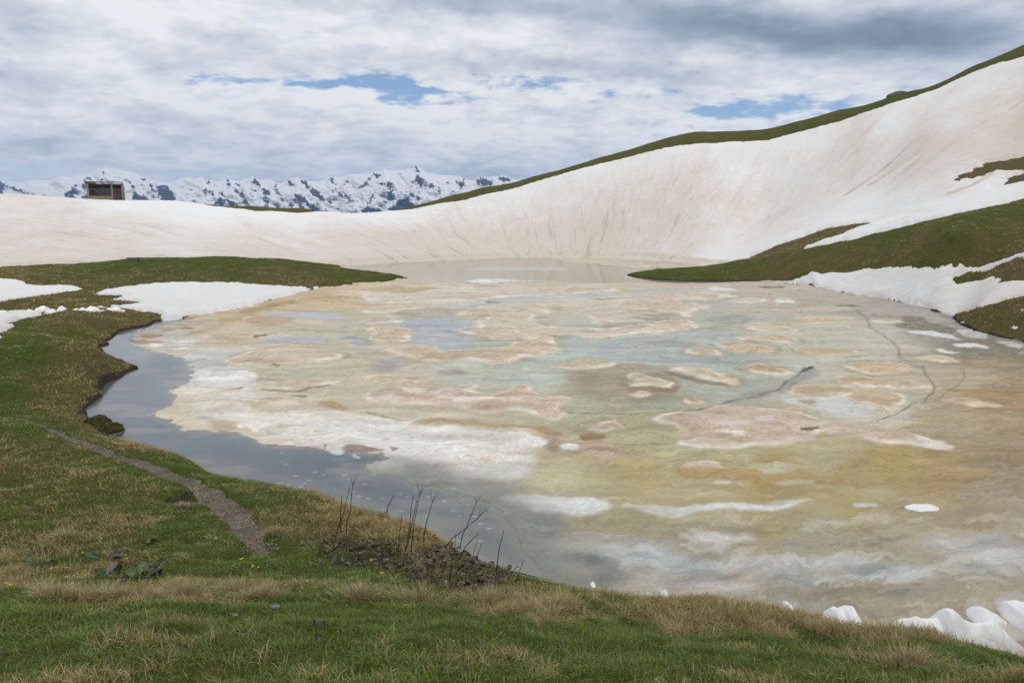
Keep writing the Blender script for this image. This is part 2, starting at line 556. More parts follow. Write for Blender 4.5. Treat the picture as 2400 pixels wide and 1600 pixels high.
# path
path_line = hits(P('R2', [(180, 75), (280, 105), (520, 195), (700, 275), (1000, 395), (1250, 465), (1500, 570), (1750, 670), (1950, 810), (2150, 960), (2352, 1180)]) + P('C3', [(1190, 930), (1225, 975)]))[:, :2]
pd = dist_line(GX, GY, path_line)
pw = .03 + .135 * sstep(19, 8.5, GY)
pend = np.hypot(GX - path_line[-1][0], GY - path_line[-1][1])
pw = pw * sstep(-.2, 1.1, pend)
pedge = pd - pw + .15 * fbm(GX * 2.0, GY * 2.0, 5, 41, .6)
GZ = GZ - .045 * sstep(.12, -.08, pedge) * (GY < 25)
print('fields', time.time() - T0)


# ------------------------------------------------------------------ materials of the land
def mat_ground():
    m, nt, b = new_mat('alpine_turf')
    pos = wpos(nt)
    dry_ = nt.attr('dry'); dirt_ = nt.attr('dirt')
    n1 = nt.noise(pos, 1.1, 6, .65)
    n2 = nt.noise(pos, 6, 6, .7)
    n3 = nt.noise(pos, 28, 5, .75)
    f = nt.math('ADD', dry_, nt.math('MULTIPLY', nt.math('SUBTRACT', n1, .5), 1.2))
    f = nt.math('ADD', f, nt.math('MULTIPLY', nt.math('SUBTRACT', n2, .5), 1.1))
    f = nt.mapr(f, .05, .95, smooth=False)
    n0 = nt.noise(nt.scalev(pos, 1, .45, 1), .42, 5, .7)
    f = nt.math('ADD', f, nt.math('MULTIPLY', nt.math('SUBTRACT', n0, .5), 1.9), clamp=True)
    green = nt.ramp(nt.math('ADD', n3, nt.math('MULTIPLY', nt.math('SUBTRACT', n2, .5), .6)), [(.25, (.022, .030, .006)), (.55, (.070, .096, .014)), (.8, (.135, .165, .030))])
    brown = nt.ramp(n3, [(.25, (.038, .028, .012)), (.5, (.125, .095, .040)), (.8, (.25, .195, .09))])
    c = nt.mix(f, green, brown)
    soil = nt.ramp(nt.noise(pos, 45, 5, .8), [(.3, (.016, .012, .009)), (.6, (.06, .048, .036)), (.78, (.16, .145, .125))])
    df = nt.mapr(nt.math('ADD', dirt_, nt.math('MULTIPLY', nt.math('SUBTRACT', n2, .5), .9)), .35, .75)
    c = nt.mix(df, c, soil)
    nt.l.new(c, b.inputs['Base Color'])
    b.inputs['Roughness'].default_value = .95
    b.inputs['Specular IOR Level'].default_value = .1
    hh = nt.math('ADD', nt.math('MULTIPLY', n3, .5), n2)
    nb = nt.bump(nt.noise(pos, 1.3, 5, .65), .7, .35)
    nt.l.new(nt.bump(hh, .8, .09, nb), b.inputs['Normal'])
    return m


def mat_path():
    m, nt, b = new_mat('gravel')
    pos = wpos(nt)
    v = nt.node('ShaderNodeTexVoronoi'); v.inputs['Scale'].default_value = 60
    nt.l.new(pos, v.inputs['Vector'])
    sep = nt.node('ShaderNodeSeparateColor'); nt.l.new(v.outputs['Color'], sep.inputs[0])
    c = nt.ramp(sep.outputs[0], [(.1, (.058, .042, .027)), (.5, (.132, .100, .066)), (.9, (.25, .205, .145))])
    n = nt.noise(pos, 3, 5, .6)
    c = nt.mix(nt.mapr(n, .4, .7), c, (.06, .05, .038))
    nt.l.new(c, b.inputs['Base Color'])
    b.inputs['Roughness'].default_value = .9
    nt.l.new(nt.bump(v.outputs['Distance'], .5, .008), b.inputs['Normal'])
    return m


def mat_snow():
    m, nt, b = new_mat('old_snow')
    pos = wpos(nt)
    fall = nt.attr('v_fall', 'Vector')
    tan_ = nt.attr('tan')
    s1 = nt.noise(nt.scalev(fall, .8, .045, 1), 1., 6, .65, .6)
    s2 = nt.noise(nt.scalev(fall, 2.6, .42, 1), 1., 7, .75, .8)
    s3 = nt.noise(nt.scalev(fall, .95, .085, 1), 1., 5, .65, .9)
    n1 = nt.noise(pos, .22, 5, .55)
    n4 = nt.noise(pos, 1.9, 7, .8)
    f = nt.math('ADD', tan_, nt.math('MULTIPLY', nt.math('SUBTRACT', s1, .5), .45))
    f = nt.math('ADD', f, nt.math('MULTIPLY', nt.math('SUBTRACT', n1, .5), .7))
    f = nt.math('ADD', f, nt.math('MULTIPLY', nt.math('SUBTRACT', n4, .5), 1.1))
    f = nt.mapr(f, -.15, .95)
    c = nt.mix(f, (.92, .905, .89), (.735, .64, .54))
    g = nt.mapr(nt.math('MULTIPLY', nt.mapr(s2, .50, .74), nt.math('ADD', nt.math('MULTIPLY', tan_, .9), .10)), 0, 1, 0, 1.0)
    c = nt.mix(g, c, (.46, .38, .31))
    g3 = nt.mapr(nt.math('MULTIPLY', nt.mapr(s3, .52, .70), nt.math('ADD', nt.math('MULTIPLY', tan_, .9), .10)), 0, 1, 0, .8)
    c = nt.mix(g3, c, (.53, .44, .36))
    nt.l.new(c, b.inputs['Base Color'])
    b.inputs['Roughness'].default_value = .7
    b.inputs['Specular IOR Level'].default_value = .25
    hh = nt.math('ADD', nt.math('MULTIPLY', s2, .9), nt.math('MULTIPLY', n4, .7))
    nt.l.new(nt.bump(hh, .8, .26), b.inputs['Normal'])
    return m


M_GROUND = mat_ground()
M_PATH = mat_path()
M_SNOW = mat_snow()

# ------------------------------------------------------------------ terrain objects
V = np.stack((GX, GY, GZ), -1).reshape(-1, 3)
F = grid_faces(*GX.shape)
att = dict(dry=dry.ravel(), dirt=dirt.ravel())
pf = pedge.ravel()[F].mean(1)
ispath = (pf < 0) & (GY.ravel()[F].mean(1) < 26)
o = sub_mesh('terrain', V, F[~ispath], att, M_GROUND)
tag(o, 'grassy alpine ground and hillsides around the lake', 'ground', kind='structure')
o = sub_mesh('path', V, F[ispath], att, M_PATH)
tag(o, 'narrow gravel footpath running down the grass bank', 'path', kind='structure')

# ------------------------------------------------------------------ snow
TAN = [(100, 500, .5), (40, 475, .35), (300, 487, -.1), (300, 535, .5), (200, 590, .6), (50, 560, .6), (500, 500, -.05), (600, 510, -.05), (600, 545, .5), (600, 585, .7), (900, 511, 0), (900, 560, .7), (1000, 595, .8), (1200, 465, .0), (1200, 525, .6), (1200, 590, .95), (1400, 415, .0), (1400, 480, .7), (1400, 570, .9), (1600, 355, .1), (1600, 450, .65), (1600, 550, .7), (1530, 600, .5), (1700, 600, .1),
       (1750, 500, .5), (1750, 370, .15), (1900, 410, .45), (1900, 330, .0), (1900, 500, .3), (2000, 500, .0), (2000, 350, .7), (2100, 270, .0), (2150, 350, .8), (2250, 240, .1), (2300, 300, .75), (2380, 165, .15), (2380, 330, .9), (2200, 440, .5), (2150, 490, -.1), (2300, 450, -.1), (1850, 580, -.1), (2050, 540, -.15),
       (1900, 665, 0), (2100, 680, .2), (2200, 720, .35), (2300, 690, .35), (2350, 605, .05), (2150, 640, -.05), (500, 690, -.2), (600, 700, -.1), (400, 735, .0), (50, 675, -.2), (50, 740, .15)]
tanf = field(TAN, .12, GA, GY)
tanf += .9 * sstep(1.3, 0, np.abs(GD)) * (GY > 66)
for lc in ([(1165, 140), (1050, 230), (950, 300), (800, 400)], [(1400, 50), (1250, 150), (1050, 290), (1000, 310)], [(2000, 230), (1850, 320), (1650, 390)]):
    ln = hits(P('R7', lc))[:, :2]
    b = (GY > 60) & (GY < 112) & (GX > 15) & (GA < .85)
    tanf[b] += 1.3 * np.exp(-(dist_line(GX[b], GY[b], ln) / .22) ** 2)
cxl, cyl = 4.0, 58.0
th = np.arctan2(GX - cxl, GY - cyl); rho = np.hypot(GX - cxl, GY - cyl)
fall = np.stack((th * 38, rho, np.zeros_like(rho)), -1)


def hp2(pts):
    return [tuple(q[:2]) for q in hits(pts)]


def top2(lst):
    r = []
    for u, v, Y in lst:
        a, g = ag(u, v); r.append((a * Y, Y))
    return r


SNOWM = np.full(GX.shape, -9.0)


def snow_sheet(name, polys, holes, thick, edge, rag, label, cat='snow patch', group=None, kind=None, seed=3, rs=.9):
    xs = np.concatenate([np.array(p) for p in polys])
    b = (GX > xs[:, 0].min() - 4) & (GX < xs[:, 0].max() + 4) & (GY > xs[:, 1].min() - 4) & (GY < xs[:, 1].max() + 4)
    d = np.full(GX.shape, -9.0)
    px, py = GX[b], GY[b]
    dd = np.full(px.shape, -9.0)
    for p in polys: dd = np.maximum(dd, sdf_poly(px, py, p))
    nz = rag * (fbm(px * rs, py * rs * .6, 4, seed) + .5 * fbm(px * rs * 3.1, py * rs * 1.6, 3, seed + 9))
    dd = dd + nz
    for h in holes: dd = np.minimum(dd, -sdf_poly(px, py, h) + rag * 1.3 * fbm(px * 1.3, py * .5, 4, seed + 4))
    d[b] = dd
    SNOWM[b] = np.maximum(SNOWM[b], dd)
    lump = .07 * fbm(GX[b] * 1.1, GY[b] * 1.1, 4, seed + 2) + .05 * fbm(GX[b] * .3, GY[b] * .3, 3, seed + 6)
    z = GZ0.copy()
    z[b] = np.maximum(GZ0[b], -.02) - .10 + thick * np.sqrt(np.clip(sstep(0, edge, dd), 0, 1)) + .1 * np.clip(dd / .1, 0, 1) + lump * np.clip(dd / edge, 0, 1)
    keep = (d.ravel()[F].max(1) > -.12)
    VV = np.stack((GX, GY, z), -1).reshape(-1, 3)
    o = sub_mesh(name, VV, F[keep], dict(tan=tanf.ravel(), v_fall=fall.reshape(-1, 3)), M_SNOW)
    tag(o, label, cat, group, kind)
    return o


STRIP_E_LOW = hp2([(1889, 583), (1965, 567.5), (2042, 550), (2144, 524.5), (2220, 506.5), (2322, 483.5), (2400, 465.5)])
main = top2(SNOWTOP) + [(64, 66)] + STRIP_E_LOW[::-1] + hp2([(1800, 603)]) + [(22.0, 69.5), (22.4, 73.5)]
main += [(x * .975, y * .975) for x, y in (lakept(p) for p in SHORE_FAR)] + [(-19, 71.5), (-22, 69.0), (-28, 67), (-36, 63.5), (-46, 62.5), (-64, 62)]
holeD = top2([(1700, 620, 62.5), (1735, 613, 67), (1764, 604.6, 71.5), (1812, 581.6, 70.5), (1889, 553.6, 70.2), (1940, 538, 69.3), (1996, 525.5, 68.2), (2062, 517, 67.2), (2016, 530.6, 64.5), (1975, 545, 63), (1960, 553, 62), (1915, 570, 61.5), (1889, 582, 60.7), (1889, 583, 56), (1780, 606, 55.5), (1700, 622, 55.5)])
holeD2 = hp2(P('C2', [(1640, 1074), (1750, 1025), (1845, 990), (1750, 1035)]))
holeF = hp2(P('R7', [(1710, 245), (1740, 215), (1820, 185), (1950, 120), (2050, 100), (2265, 60), (2400, 50), (2400, 180), (2265, 180), (2160, 182), (2030, 185), (1950, 205), (1850, 245), (1800, 240), (1710, 262)]))
holeG = hp2(P('R7', [(2030, 328), (2100, 290), (2150, 230), (2230, 205), (2400, 180), (2400, 270), (2265, 270), (2150, 290)]))
holeK = hp2([(158, 481.5), (200, 477), (240, 474.8), (262, 475), (232, 478.5), (180, 481.5)])
snow_sheet('snow_slope', [main], [holeD, holeD2, holeF, holeG, holeK], .35, .9, .5, 'broad dust-stained snow slope falling to the far shore', 'snow slope', kind='structure', seed=3)

A_ = hp2(P('C1', [(1490, 1318), (1400, 1324), (1300, 1320), (1150, 1310), (1000, 1303), (850, 1303), (700, 1313), (550, 1328), (470, 1340), (430, 1350), (560, 1362), (575, 1366), (530, 1376), (600, 1385), (650, 1390), (600, 1400), (560, 1405), (500, 1412), (590, 1420), (640, 1430), (720, 1447), (742, 1460), (715, 1478), (800, 1470), (900, 1450), (1050, 1430), (1200, 1398), (1300, 1365), (1400, 1340)]))
snow_sheet('snow_patch', [A_], [], .22, .5, .35, 'large clean white snow patch between the green hump and the lake', group='snow patches on the turf', seed=13, rs=1.3)
B_ = hp2(P('C1', [(-300, 1285), (0, 1285), (120, 1293), (125, 1315), (200, 1320), (300, 1315), (375, 1320), (370, 1335), (250, 1350), (100, 1370), (0, 1385), (-300, 1400)]))
snow_sheet('snow_patch', [B_], [], .2, .5, .3, 'white snow patch at the left edge beneath the green hump', group='snow patches on the turf', seed=14, rs=1.3)
C_ = hp2(P('R1', [(-200, 690), (0, 700), (130, 680), (260, 685), (410, 700), (250, 725), (200, 745), (80, 780), (105, 800), (80, 830), (0, 865), (-200, 870)]))
snow_sheet('snow_patch', [C_], [], .22, .4, .3, 'melting lumpy snow patch on brown turf at the left edge', group='snow patches on the turf', seed=15, rs=1.6)
C2_ = hp2(P('R1', [(-100, 893), (0, 893), (60, 912), (140, 903), (200, 922), (100, 922), (0, 914), (-100, 914)]))
snow_sheet('snow_patch', [C2_], [], .16, .3, .15, 'thin sliver of snow on the brow of the nearer left bank', group='snow patches on the turf', seed=16, rs=1.6)
H_ = hp2(P('R7', [(160, 1072), (430, 1035), (700, 1000), (1000, 975), (1250, 950), (1390, 945), (1550, 965), (1700, 958), (1800, 948), (1850, 960), (2000, 920), (2130, 875), (2265, 845), (2400, 800), (2400, 1180), (2265, 1200), (1900, 1300), (1720, 1345), (1690, 1370), (1560, 1340), (1450, 1290), (1200, 1240), (900, 1195), (600, 1135)]))
holeI = hp2(P('R7', [(1670, 1050), (1720, 1045), (1850, 1000), (1960, 985), (2100, 930), (2265, 900), (2400, 890), (2400, 1060), (2265, 1070), (2150, 1080), (2050, 1100), (2120, 1055), (1980, 1050), (1900, 1062), (1780, 1090), (1720, 1100)]))
snow_sheet('snow_patch', [H_], [holeI], .14, .5, .25, 'wide white snow patch below the right-hand green slope, reaching the lake', group='snow patches on the turf', seed=17, rs=1.1)
for k, (c, x, y, rx, ry, lab) in enumerate([('R7', 2190, 1457, 40, 12, 'small snow scrap on the brown turf at the right edge, nearest the lake'),
                                            ('R7', 2250, 1315, 38, 10, 'small snow scrap high on the brown turf at the right edge'),
                                            ('R7', 1762, 1412, 38, 9, 'snow scrap at the waterline where brown turf meets the right shore')]):
    snow_sheet('snow_scrap', [hp2(EL(c, x, y, rx, ry))], [], .15, .3, .12, lab, group='snow scraps on the right bank', seed=30 + k, rs=1.6)
print('snow', time.time() - T0)

# ------------------------------------------------------------------ the lake
lrows = [6.4]
while lrows[-1] < 92: lrows.append(lrows[-1] * (1.0042 if lrows[-1] < 60 else 1.003))
lrows = np.array(lrows)
lcols = np.linspace(-.84, .99, 1230)
LA, LY = np.meshgrid(lcols, lrows)
LX = LA * LY
lsd = sdf_poly(LX, LY, LAKE)
# slow drift of the pattern so no outline is ruler-drawn; scaled with size of the pattern
wsc = np.clip(LY / 25, .45, 2.2)
NX, NY = LA * 25, 25 * np.log(LY)
wx = fbm(NX * .55, NY * .42, 4, 101) * .40 * wsc + .15 * fbm(NX * 2.4, NY * 1.7, 4, 105) * wsc
wy = fbm(NX * .55, NY * .42, 4, 102) * .42 * wsc + .13 * fbm(NX * 2.4, NY * 1.7, 4, 106) * wsc
QX, QY = LX + wx, LY + wy
streak = fbm(LX * .22, LY * 1.3, 5, 111, .6)
fine = fbm(LX * 5, LY * 6, 3, 112, .6)

BASEC = [(400, 805, 205, 200, 190), (330, 770, 178, 176, 170), (450, 730, 200, 182, 155), (600, 740, 205, 187, 160), (700, 700, 207, 182, 148), (900, 690, 215, 197, 170), (1050, 690, 215, 200, 180), (1300, 680, 215, 205, 190), (1500, 690, 207, 202, 187), (1800, 690, 200, 190, 175),
         (1900, 710, 190, 182, 168), (2050, 720, 185, 178, 168), (2200, 760, 165, 163, 155), (2300, 810, 150, 148, 128), (2380, 830, 165, 157, 133), (520, 790, 212, 200, 178), (700, 780, 200, 195, 175), (750, 850, 203, 194, 172), (800, 800, 198, 196, 178),
         (520, 850, 200, 206, 202), (620, 870, 205, 200, 178), (560, 900, 218, 216, 212), (480, 950, 215, 208, 188), (700, 870, 197, 197, 180), (900, 830, 205, 195, 175), (1000, 790, 187, 195, 196), (1080, 800, 187, 194, 184), (1150, 730, 200, 200, 188),
         (1100, 880, 195, 202, 190), (1250, 880, 193, 203, 195), (1400, 820, 182, 198, 192), (1550, 830, 180, 190, 180), (1650, 850, 180, 188, 180), (1400, 900, 172, 160, 136), (1550, 920, 178, 185, 170), (1700, 900, 185, 190, 180), (1750, 740, 190, 193, 180),
         (1900, 770, 200, 200, 185), (1950, 830, 200, 203, 190), (2050, 800, 203, 200, 188), (2100, 880, 200, 190, 172), (2050, 960, 208, 205, 194), (2250, 900, 195, 182, 158), (2350, 930, 183, 160, 122), (2350, 1000, 182, 167, 134), (2250, 1000, 190, 176, 148),
         (1350, 970, 190, 190, 167), (1500, 1000, 190, 186, 155), (1400, 1050, 190, 178, 145), (1600, 1060, 195, 188, 153), (1300, 1110, 202, 194, 162), (1500, 1110, 195, 180, 128), (1750, 1060, 197, 190, 152), (1900, 1060, 195, 188, 150), (2100, 1090, 187, 168, 110),
         (1800, 1110, 187, 160, 102), (2200, 1120, 182, 163, 118), (2350, 1100, 174, 158, 130), (2300, 1200, 173, 160, 136), (2000, 1150, 182, 168, 122), (1700, 1140, 187, 175, 132), (1400, 1150, 190, 183, 150), (1500, 1230, 173, 163, 128), (1800, 1220, 173, 162, 126),
         (2100, 1230, 173, 162, 132), (2350, 1300, 178, 172, 158), (1400, 1260, 165, 158, 132), (1250, 1220, 140, 140, 130), (1250, 1290, 135, 140, 142), (1500, 1300, 168, 168, 158), (1350, 1330, 155, 152, 142), (1700, 1310, 166, 163, 148), (1900, 1300, 170, 166, 146),
         (1600, 1370, 165, 156, 142), (1900, 1370, 165, 164, 154), (2200, 1380, 172, 165, 152), (2100, 1310, 172, 170, 155), (2000, 1430, 160, 149, 130), (2300, 1440, 165, 153, 132), (1000, 1010, 222, 219, 215), (900, 1050, 218, 216, 210), (1100, 1080, 216, 213, 206),
         (1200, 1060, 218, 214, 207), (700, 1000, 222, 216, 205), (600, 980, 220, 210, 192), (1000, 950, 200, 190, 165), (800, 950, 205, 195, 172), (1150, 960, 195, 190, 165), (1150, 1150, 168, 163, 150), (1000, 1120, 152, 152, 149), (1200, 652, 212, 205, 190), (1000, 663, 208, 192, 165), (1600, 665, 205, 195, 180), (1300, 1000, 192, 186, 155)]
q = sxy(QX / QY, np.maximum(QY, 5)).reshape(-1, 2)
num = np.zeros((len(q), 3)); den = np.zeros(len(q))
for u, v, r_, g_, b_ in BASEC:
    x_, y_ = lakept((u, v)); s_ = sxy(np.array(x_ / y_), np.array(y_))
    d2 = ((q[:, 0] - s_[0]) ** 2 + (q[:, 1] - s_[1]) ** 2) / .09 ** 2
    w = 1 / (1 + d2) ** 2.5 + 1e-6
    num += w[:, None] * S(r_, g_, b_); den += w
C = (num / den[:, None]).reshape(*LX.shape, 3)
C = C * (1 + .16 * streak + .08 * fine)[..., None] * np.array([.95, .91, .85])
Hh = .02 + .02 * streak
ROUGH = np.full(LX.shape, .42)
OWN = np.zeros(LX.shape, np.int32)
BOUND = {}


def stroke(poly, rgb, soft=.25, h=0., rim=0., op=1., rough=None, own=0, seep_shade=0., tex=.14, sm=2, streaky=True):
    """one patch of the frozen surface: outline on the lake plane, colour, height of its drift"""
    global C, Hh, ROUGH
    pl = smooth_closed([lakept(p) for p in poly], sm)
    ym = pl[:, 1].mean()
    soft = soft * (.55 if ym > 14 else .9)
    rgb = np.array(rgb) * .985 - np.array((4, 3, 0)) - (np.array((2, 8, 10)) if rough is not None else 0)
    rgb = rgb * .86 + np.array((201, 190, 165)) * .14 + (np.array((1, 1, -1)) if h > 0 else 0)
    m = soft * 4 + 1.5
    # rows/cols window
    ay = np.nonzero((lrows > pl[:, 1].min() - m) & (lrows < pl[:, 1].max() + m))[0]
    aa = pl[:, 0] / pl[:, 1]
    am = m / pl[:, 1].min()
    ax = np.nonzero((lcols > aa.min() - am) & (lcols < aa.max() + am))[0]
    if len(ay) == 0 or len(ax) == 0: return
    w = (slice(ay[0], ay[-1] + 1), slice(ax[0], ax[-1] + 1))
    d = sdf_poly(QX[w], QY[w], pl)
    k = sstep(-soft, soft * .6, d + soft * .35 * streak[w]) * op
    col = S(*rgb) * (1 + tex * (1.5 * streak[w] + .8 * fine[w] if streaky else fine[w]))[..., None]
    if h > 0 and streaky:
        # melt rings following the outline, and dusty hollows
        fr = 2 * math.pi / (.20 * max(.6, ym / 25))
        bands = np.sin(d * fr + 5.0 * streak[w] + 3.0 * fine[w]) * sstep(.0, .25, d) * (.4 + .6 * sstep(-.2, .3, fbm(QX[w] * .6, QY[w] * .9, 3, 133)))
        col = col * (1 + .085 * bands)[..., None]
        hol = sstep(.08, .38, fbm(QX[w] * .45 * 25 / ym, QY[w] * 1.1 * 25 / ym, 4, 137, .6))
        col = col * (1 - hol[..., None] * np.array([.12, .17, .24]))
    if rim:
        rr = np.exp(-((d - .004 * ym) / (.0052 * ym)) ** 2) * (.2 + .8 * sstep(-.25, .35, fbm(QX[w] * .8, QY[w] * .8, 3, 131)))
        C[w] = C[w] * (1 - k[..., None]) + col * k[..., None]
        C[w] = C[w] * (1 - .85 * rr[..., None]) + S(228, 221, 207) * .85 * rr[..., None]
    else:
        C[w] = C[w] * (1 - k[..., None]) + col * k[..., None]
    if seep_shade:   # brown seep and drop shade painted just outside the outline
        e = np.exp(-((d + seep_shade * .7) / (seep_shade * .7)) ** 2) * (d < .1) * .42 * sstep(-.2, .3, fbm(QX[w] * .7, QY[w] * .7, 3, 139))
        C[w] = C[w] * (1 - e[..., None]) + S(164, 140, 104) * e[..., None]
    if h:
        Hh[w] = Hh[w] + h * np.sqrt(sstep(-soft * .4, max(.6, 8 * h), d))
    if rough is not None:
        ROUGH[w] = ROUGH[w] * (1 - k) + rough * k
    if own:
        OWN[w] = np.where(d > -.02, own, OWN[w])
        BOUND[own] = True


def crack(pts, wid, rgb, op=1.):
    pl = [lakept(p) for p in pts]
    d = dist_line(QX * .35 + LX * .65, QY * .35 + LY * .65, pl)
    k = np.exp(-(d / wid) ** 2) * op * (.55 + .45 * sstep(-.4, .3, fine))
    C[:] = C * (1 - k[..., None]) + S(*rgb) * k[..., None]
    Hh[:] = Hh - .03 * k


W_ = (226, 225, 223)
TEAL = (192, 204, 197)
# --- left half
stroke(P('L1', [(480, 590), (700, 520), (1000, 440), (1300, 300), (1500, 260), (1800, 230), (2352, 190), (2352, 290), (1950, 340), (1600, 360), (1300, 400), (1000, 450), (800, 520), (600, 580)]), (212, 188, 152), .8, .02)
stroke(P('L1', [(900, 390), (1100, 340), (1300, 290), (1500, 260), (1600, 265), (1350, 330), (1100, 380)]), (182, 147, 90), .5)
stroke(P('L1', [(1000, 400), (1400, 370), (1900, 350), (2060, 400), (1900, 430), (1600, 430), (1500, 400), (1200, 390)]), (190, 195, 198), .4, rough=.18)
stroke(P('L1', [(1080, 440), (1200, 405), (1400, 405), (1560, 405), (1600, 440), (1450, 480), (1250, 490), (1100, 480)]), (202, 170, 137), .4, .05)
stroke(P('L1', [(700, 560), (1000, 545), (1350, 560), (1200, 600), (900, 640), (650, 630)]), (205, 180, 152), .4, .05, rim=.2)
stroke(P('L1', [(1180, 640), (1300, 590), (1600, 580), (1950, 600), (1700, 640), (1400, 650)]), (187, 193, 194), .35, rough=.15)
stroke(P('L1', [(1000, 700), (1230, 660), (1500, 670), (1800, 670), (2080, 690), (1800, 705), (1500, 720), (1200, 720)]), (208, 186, 158), .3, .05, rim=.15)
stroke(P('L1', [(850, 830), (950, 790), (1080, 730), (1250, 720), (1500, 735), (1800, 735), (1970, 755), (1900, 800), (1650, 830), (1350, 850), (1100, 845)]), (212, 190, 164), .25, .08, rim=.25, seep_shade=.3)
stroke(P('L1', [(1160, 880), (1400, 880), (1430, 960), (1350, 1020), (1250, 1050), (1180, 1020), (1145, 960)]), (200, 196, 168), .25, rough=.25)
stroke(P('L1', [(600, 900), (740, 880), (800, 930), (1120, 930), (1150, 990), (900, 1010), (600, 1050), (450, 1060), (540, 980)]), (222, 222, 222), .3, .03)
for x, y, rx, ry in ((530, 640, 60, 25), (480, 710, 80, 15), (260, 670, 50, 15), (560, 780, 40, 10)):
    stroke(EL('L1', x, y, rx, ry), W_, .3, .02)
for x, y, rx, ry in ((345, 520, 60, 10), (490, 487, 50, 9), (545, 505, 60, 8), (220, 580, 125, 16), (190, 638, 155, 17)):
    stroke(EL('L1', x, y, rx, ry), (186, 148, 104), .12, .0)
for pts in ([(1950, 600), (2100, 595), (2200, 610), (1950, 620)], [(2040, 650), (2150, 645), (2300, 670), (2120, 680)], [(1880, 505), (2000, 495), (2080, 505), (1950, 515)]):
    stroke(P('L1', pts), (152, 172, 188), .12, rough=.08)
# --- far and middle
stroke(P('L2', [(0, 300), (850, 255), (1200, 265), (1400, 285), (2352, 285), (2352, 330), (1800, 345), (1300, 380), (900, 430), (300, 440), (0, 460)]), (216, 201, 183), .5, .08, rim=.4)
stroke(P('L2', [(0, 290), (300, 275), (430, 300), (700, 320), (500, 360), (300, 350), (0, 345)]), (205, 178, 138), .6)
stroke(P('L2', [(780, 450), (1100, 410), (1400, 375), (1700, 365), (1800, 345), (2352, 335), (2352, 375), (2150, 380), (1700, 400), (1600, 435), (1300, 445), (1150, 470), (950, 490)]), (196, 205, 198), .35, rough=.2)
stroke(P('L2', [(1060, 430), (1150, 412), (1320, 440), (1230, 455)]), (140, 148, 128), .3)
stroke(P('L2', [(250, 530), (550, 480), (800, 480), (850, 540), (600, 590), (400, 590)]), (188, 179, 160), .6)
stroke(P('L2', [(360, 640), (600, 590), (780, 560), (880, 600), (1000, 620), (1060, 660), (860, 690), (1000, 740), (1150, 770), (1390, 790), (1250, 840), (1000, 880), (770, 890), (700, 850), (600, 825), (450, 815), (400, 800), (480, 690)]), (184, 196, 200), .3, rough=.14)
stroke(EL('L2', 600, 630, 210, 42), (172, 185, 194), .5, rough=.1)
stroke(P('L2', [(1000, 740), (1150, 770), (1390, 790), (1250, 840), (1000, 880), (900, 800)]), (180, 184, 165), .5)
stroke(P('L2', [(0, 530), (100, 480), (300, 455), (480, 460), (550, 480), (400, 510), (250, 530)]), (213, 194, 172), .3, .06, rim=.2)
stroke(P('L2', [(0, 565), (250, 565), (400, 600), (300, 635), (0, 630)]), (208, 186, 163), .25, .07, rim=.2)
big = P('L2', [(830, 530), (1000, 490), (1200, 450), (1400, 450), (1600, 440), (1720, 470), (1760, 510), (1600, 560), (1640, 640), (1750, 660), (2000, 660), (2352, 690)]) + P('L3', [(300, 640), (700, 600), (850, 610), (980, 660), (800, 690), (500, 720), (0, 765)]) + P('L2', [(2100, 765), (1900, 740), (1700, 745), (1500, 790), (1380, 790), (1100, 760), (870, 700), (850, 680), (1080, 670), (1000, 620), (1180, 580), (950, 560)])
stroke(big, (214, 197, 178), .3, .10, rim=.22, seep_shade=.5, sm=1)
stroke(P('L2', [(1900, 530), (2050, 490), (2352, 460)]) + P('L3', [(0, 380), (350, 370), (600, 345), (1100, 345), (1350, 370), (1100, 385), (700, 400), (800, 430), (950, 440), (1050, 480), (900, 510), (830, 545), (850, 580), (780, 590), (500, 600), (0, 610)]) + P('L2', [(2352, 640), (2050, 630), (2100, 580), (1950, 550)]), (214, 197, 178), .35, .09, rim=.22, sm=1)
for poly in (EL('L3', 600, 580, 250, 24), P('L3', [(0, 620), (300, 620), (480, 680), (300, 690), (100, 650)]), EL('L3', 400, 530, 150, 12), EL('L3', 60, 400, 120, 8), EL('L3', 380, 437, 60, 6), P('L2', [(2000, 530), (2200, 515), (2200, 530), (2050, 545)])):
    stroke(poly, (190, 175, 155), .5, -.04, op=.85)
stroke(P('L2', [(0, 660), (250, 650), (420, 680), (470, 690), (440, 740), (480, 770), (400, 800), (600, 825), (730, 880), (1000, 885), (1300, 840), (1500, 790), (1700, 740), (1780, 780), (1850, 890), (1500, 940), (1380, 985), (1250, 1000), (1100, 970), (900, 950), (650, 985), (480, 960), (350, 900), (200, 870), (220, 810), (30, 770), (100, 740)]), (212, 190, 163), .22, .11, rim=.28, seep_shade=.35)
stroke(EL('L2', 200, 1020, 150, 60), (178, 170, 162), .6)
stroke(EL('L2', 330, 970, 70, 22), (172, 182, 198), .4, rough=.1)
stroke(EL('L2', 820, 1075, 130, 30), (176, 172, 158), .4)
stroke(P('L2', [(1800, 780), (2100, 770), (2352, 770)]) + P('L3', [(0, 770), (500, 730), (900, 690), (1200, 700), (1400, 760), (1050, 820), (1200, 850), (800, 880), (700, 950), (1200, 1010), (1300, 1100), (1000, 1050), (700, 1020), (300, 1000), (100, 950), (0, 940)]) + P('L2', [(2200, 930), (2000, 880), (1850, 830)]), (186, 198, 190), .4, rough=.2)
stroke(EL('L3', 90, 850, 130, 35), (172, 180, 182), .4)
stroke(P('L3', [(400, 800), (700, 790), (1000, 800), (800, 850), (500, 830)]), (165, 170, 155), .5)
stroke(P('L3', [(500, 920), (900, 940), (1300, 950), (1900, 980), (1300, 1000), (700, 980)]), (172, 176, 174), .5)
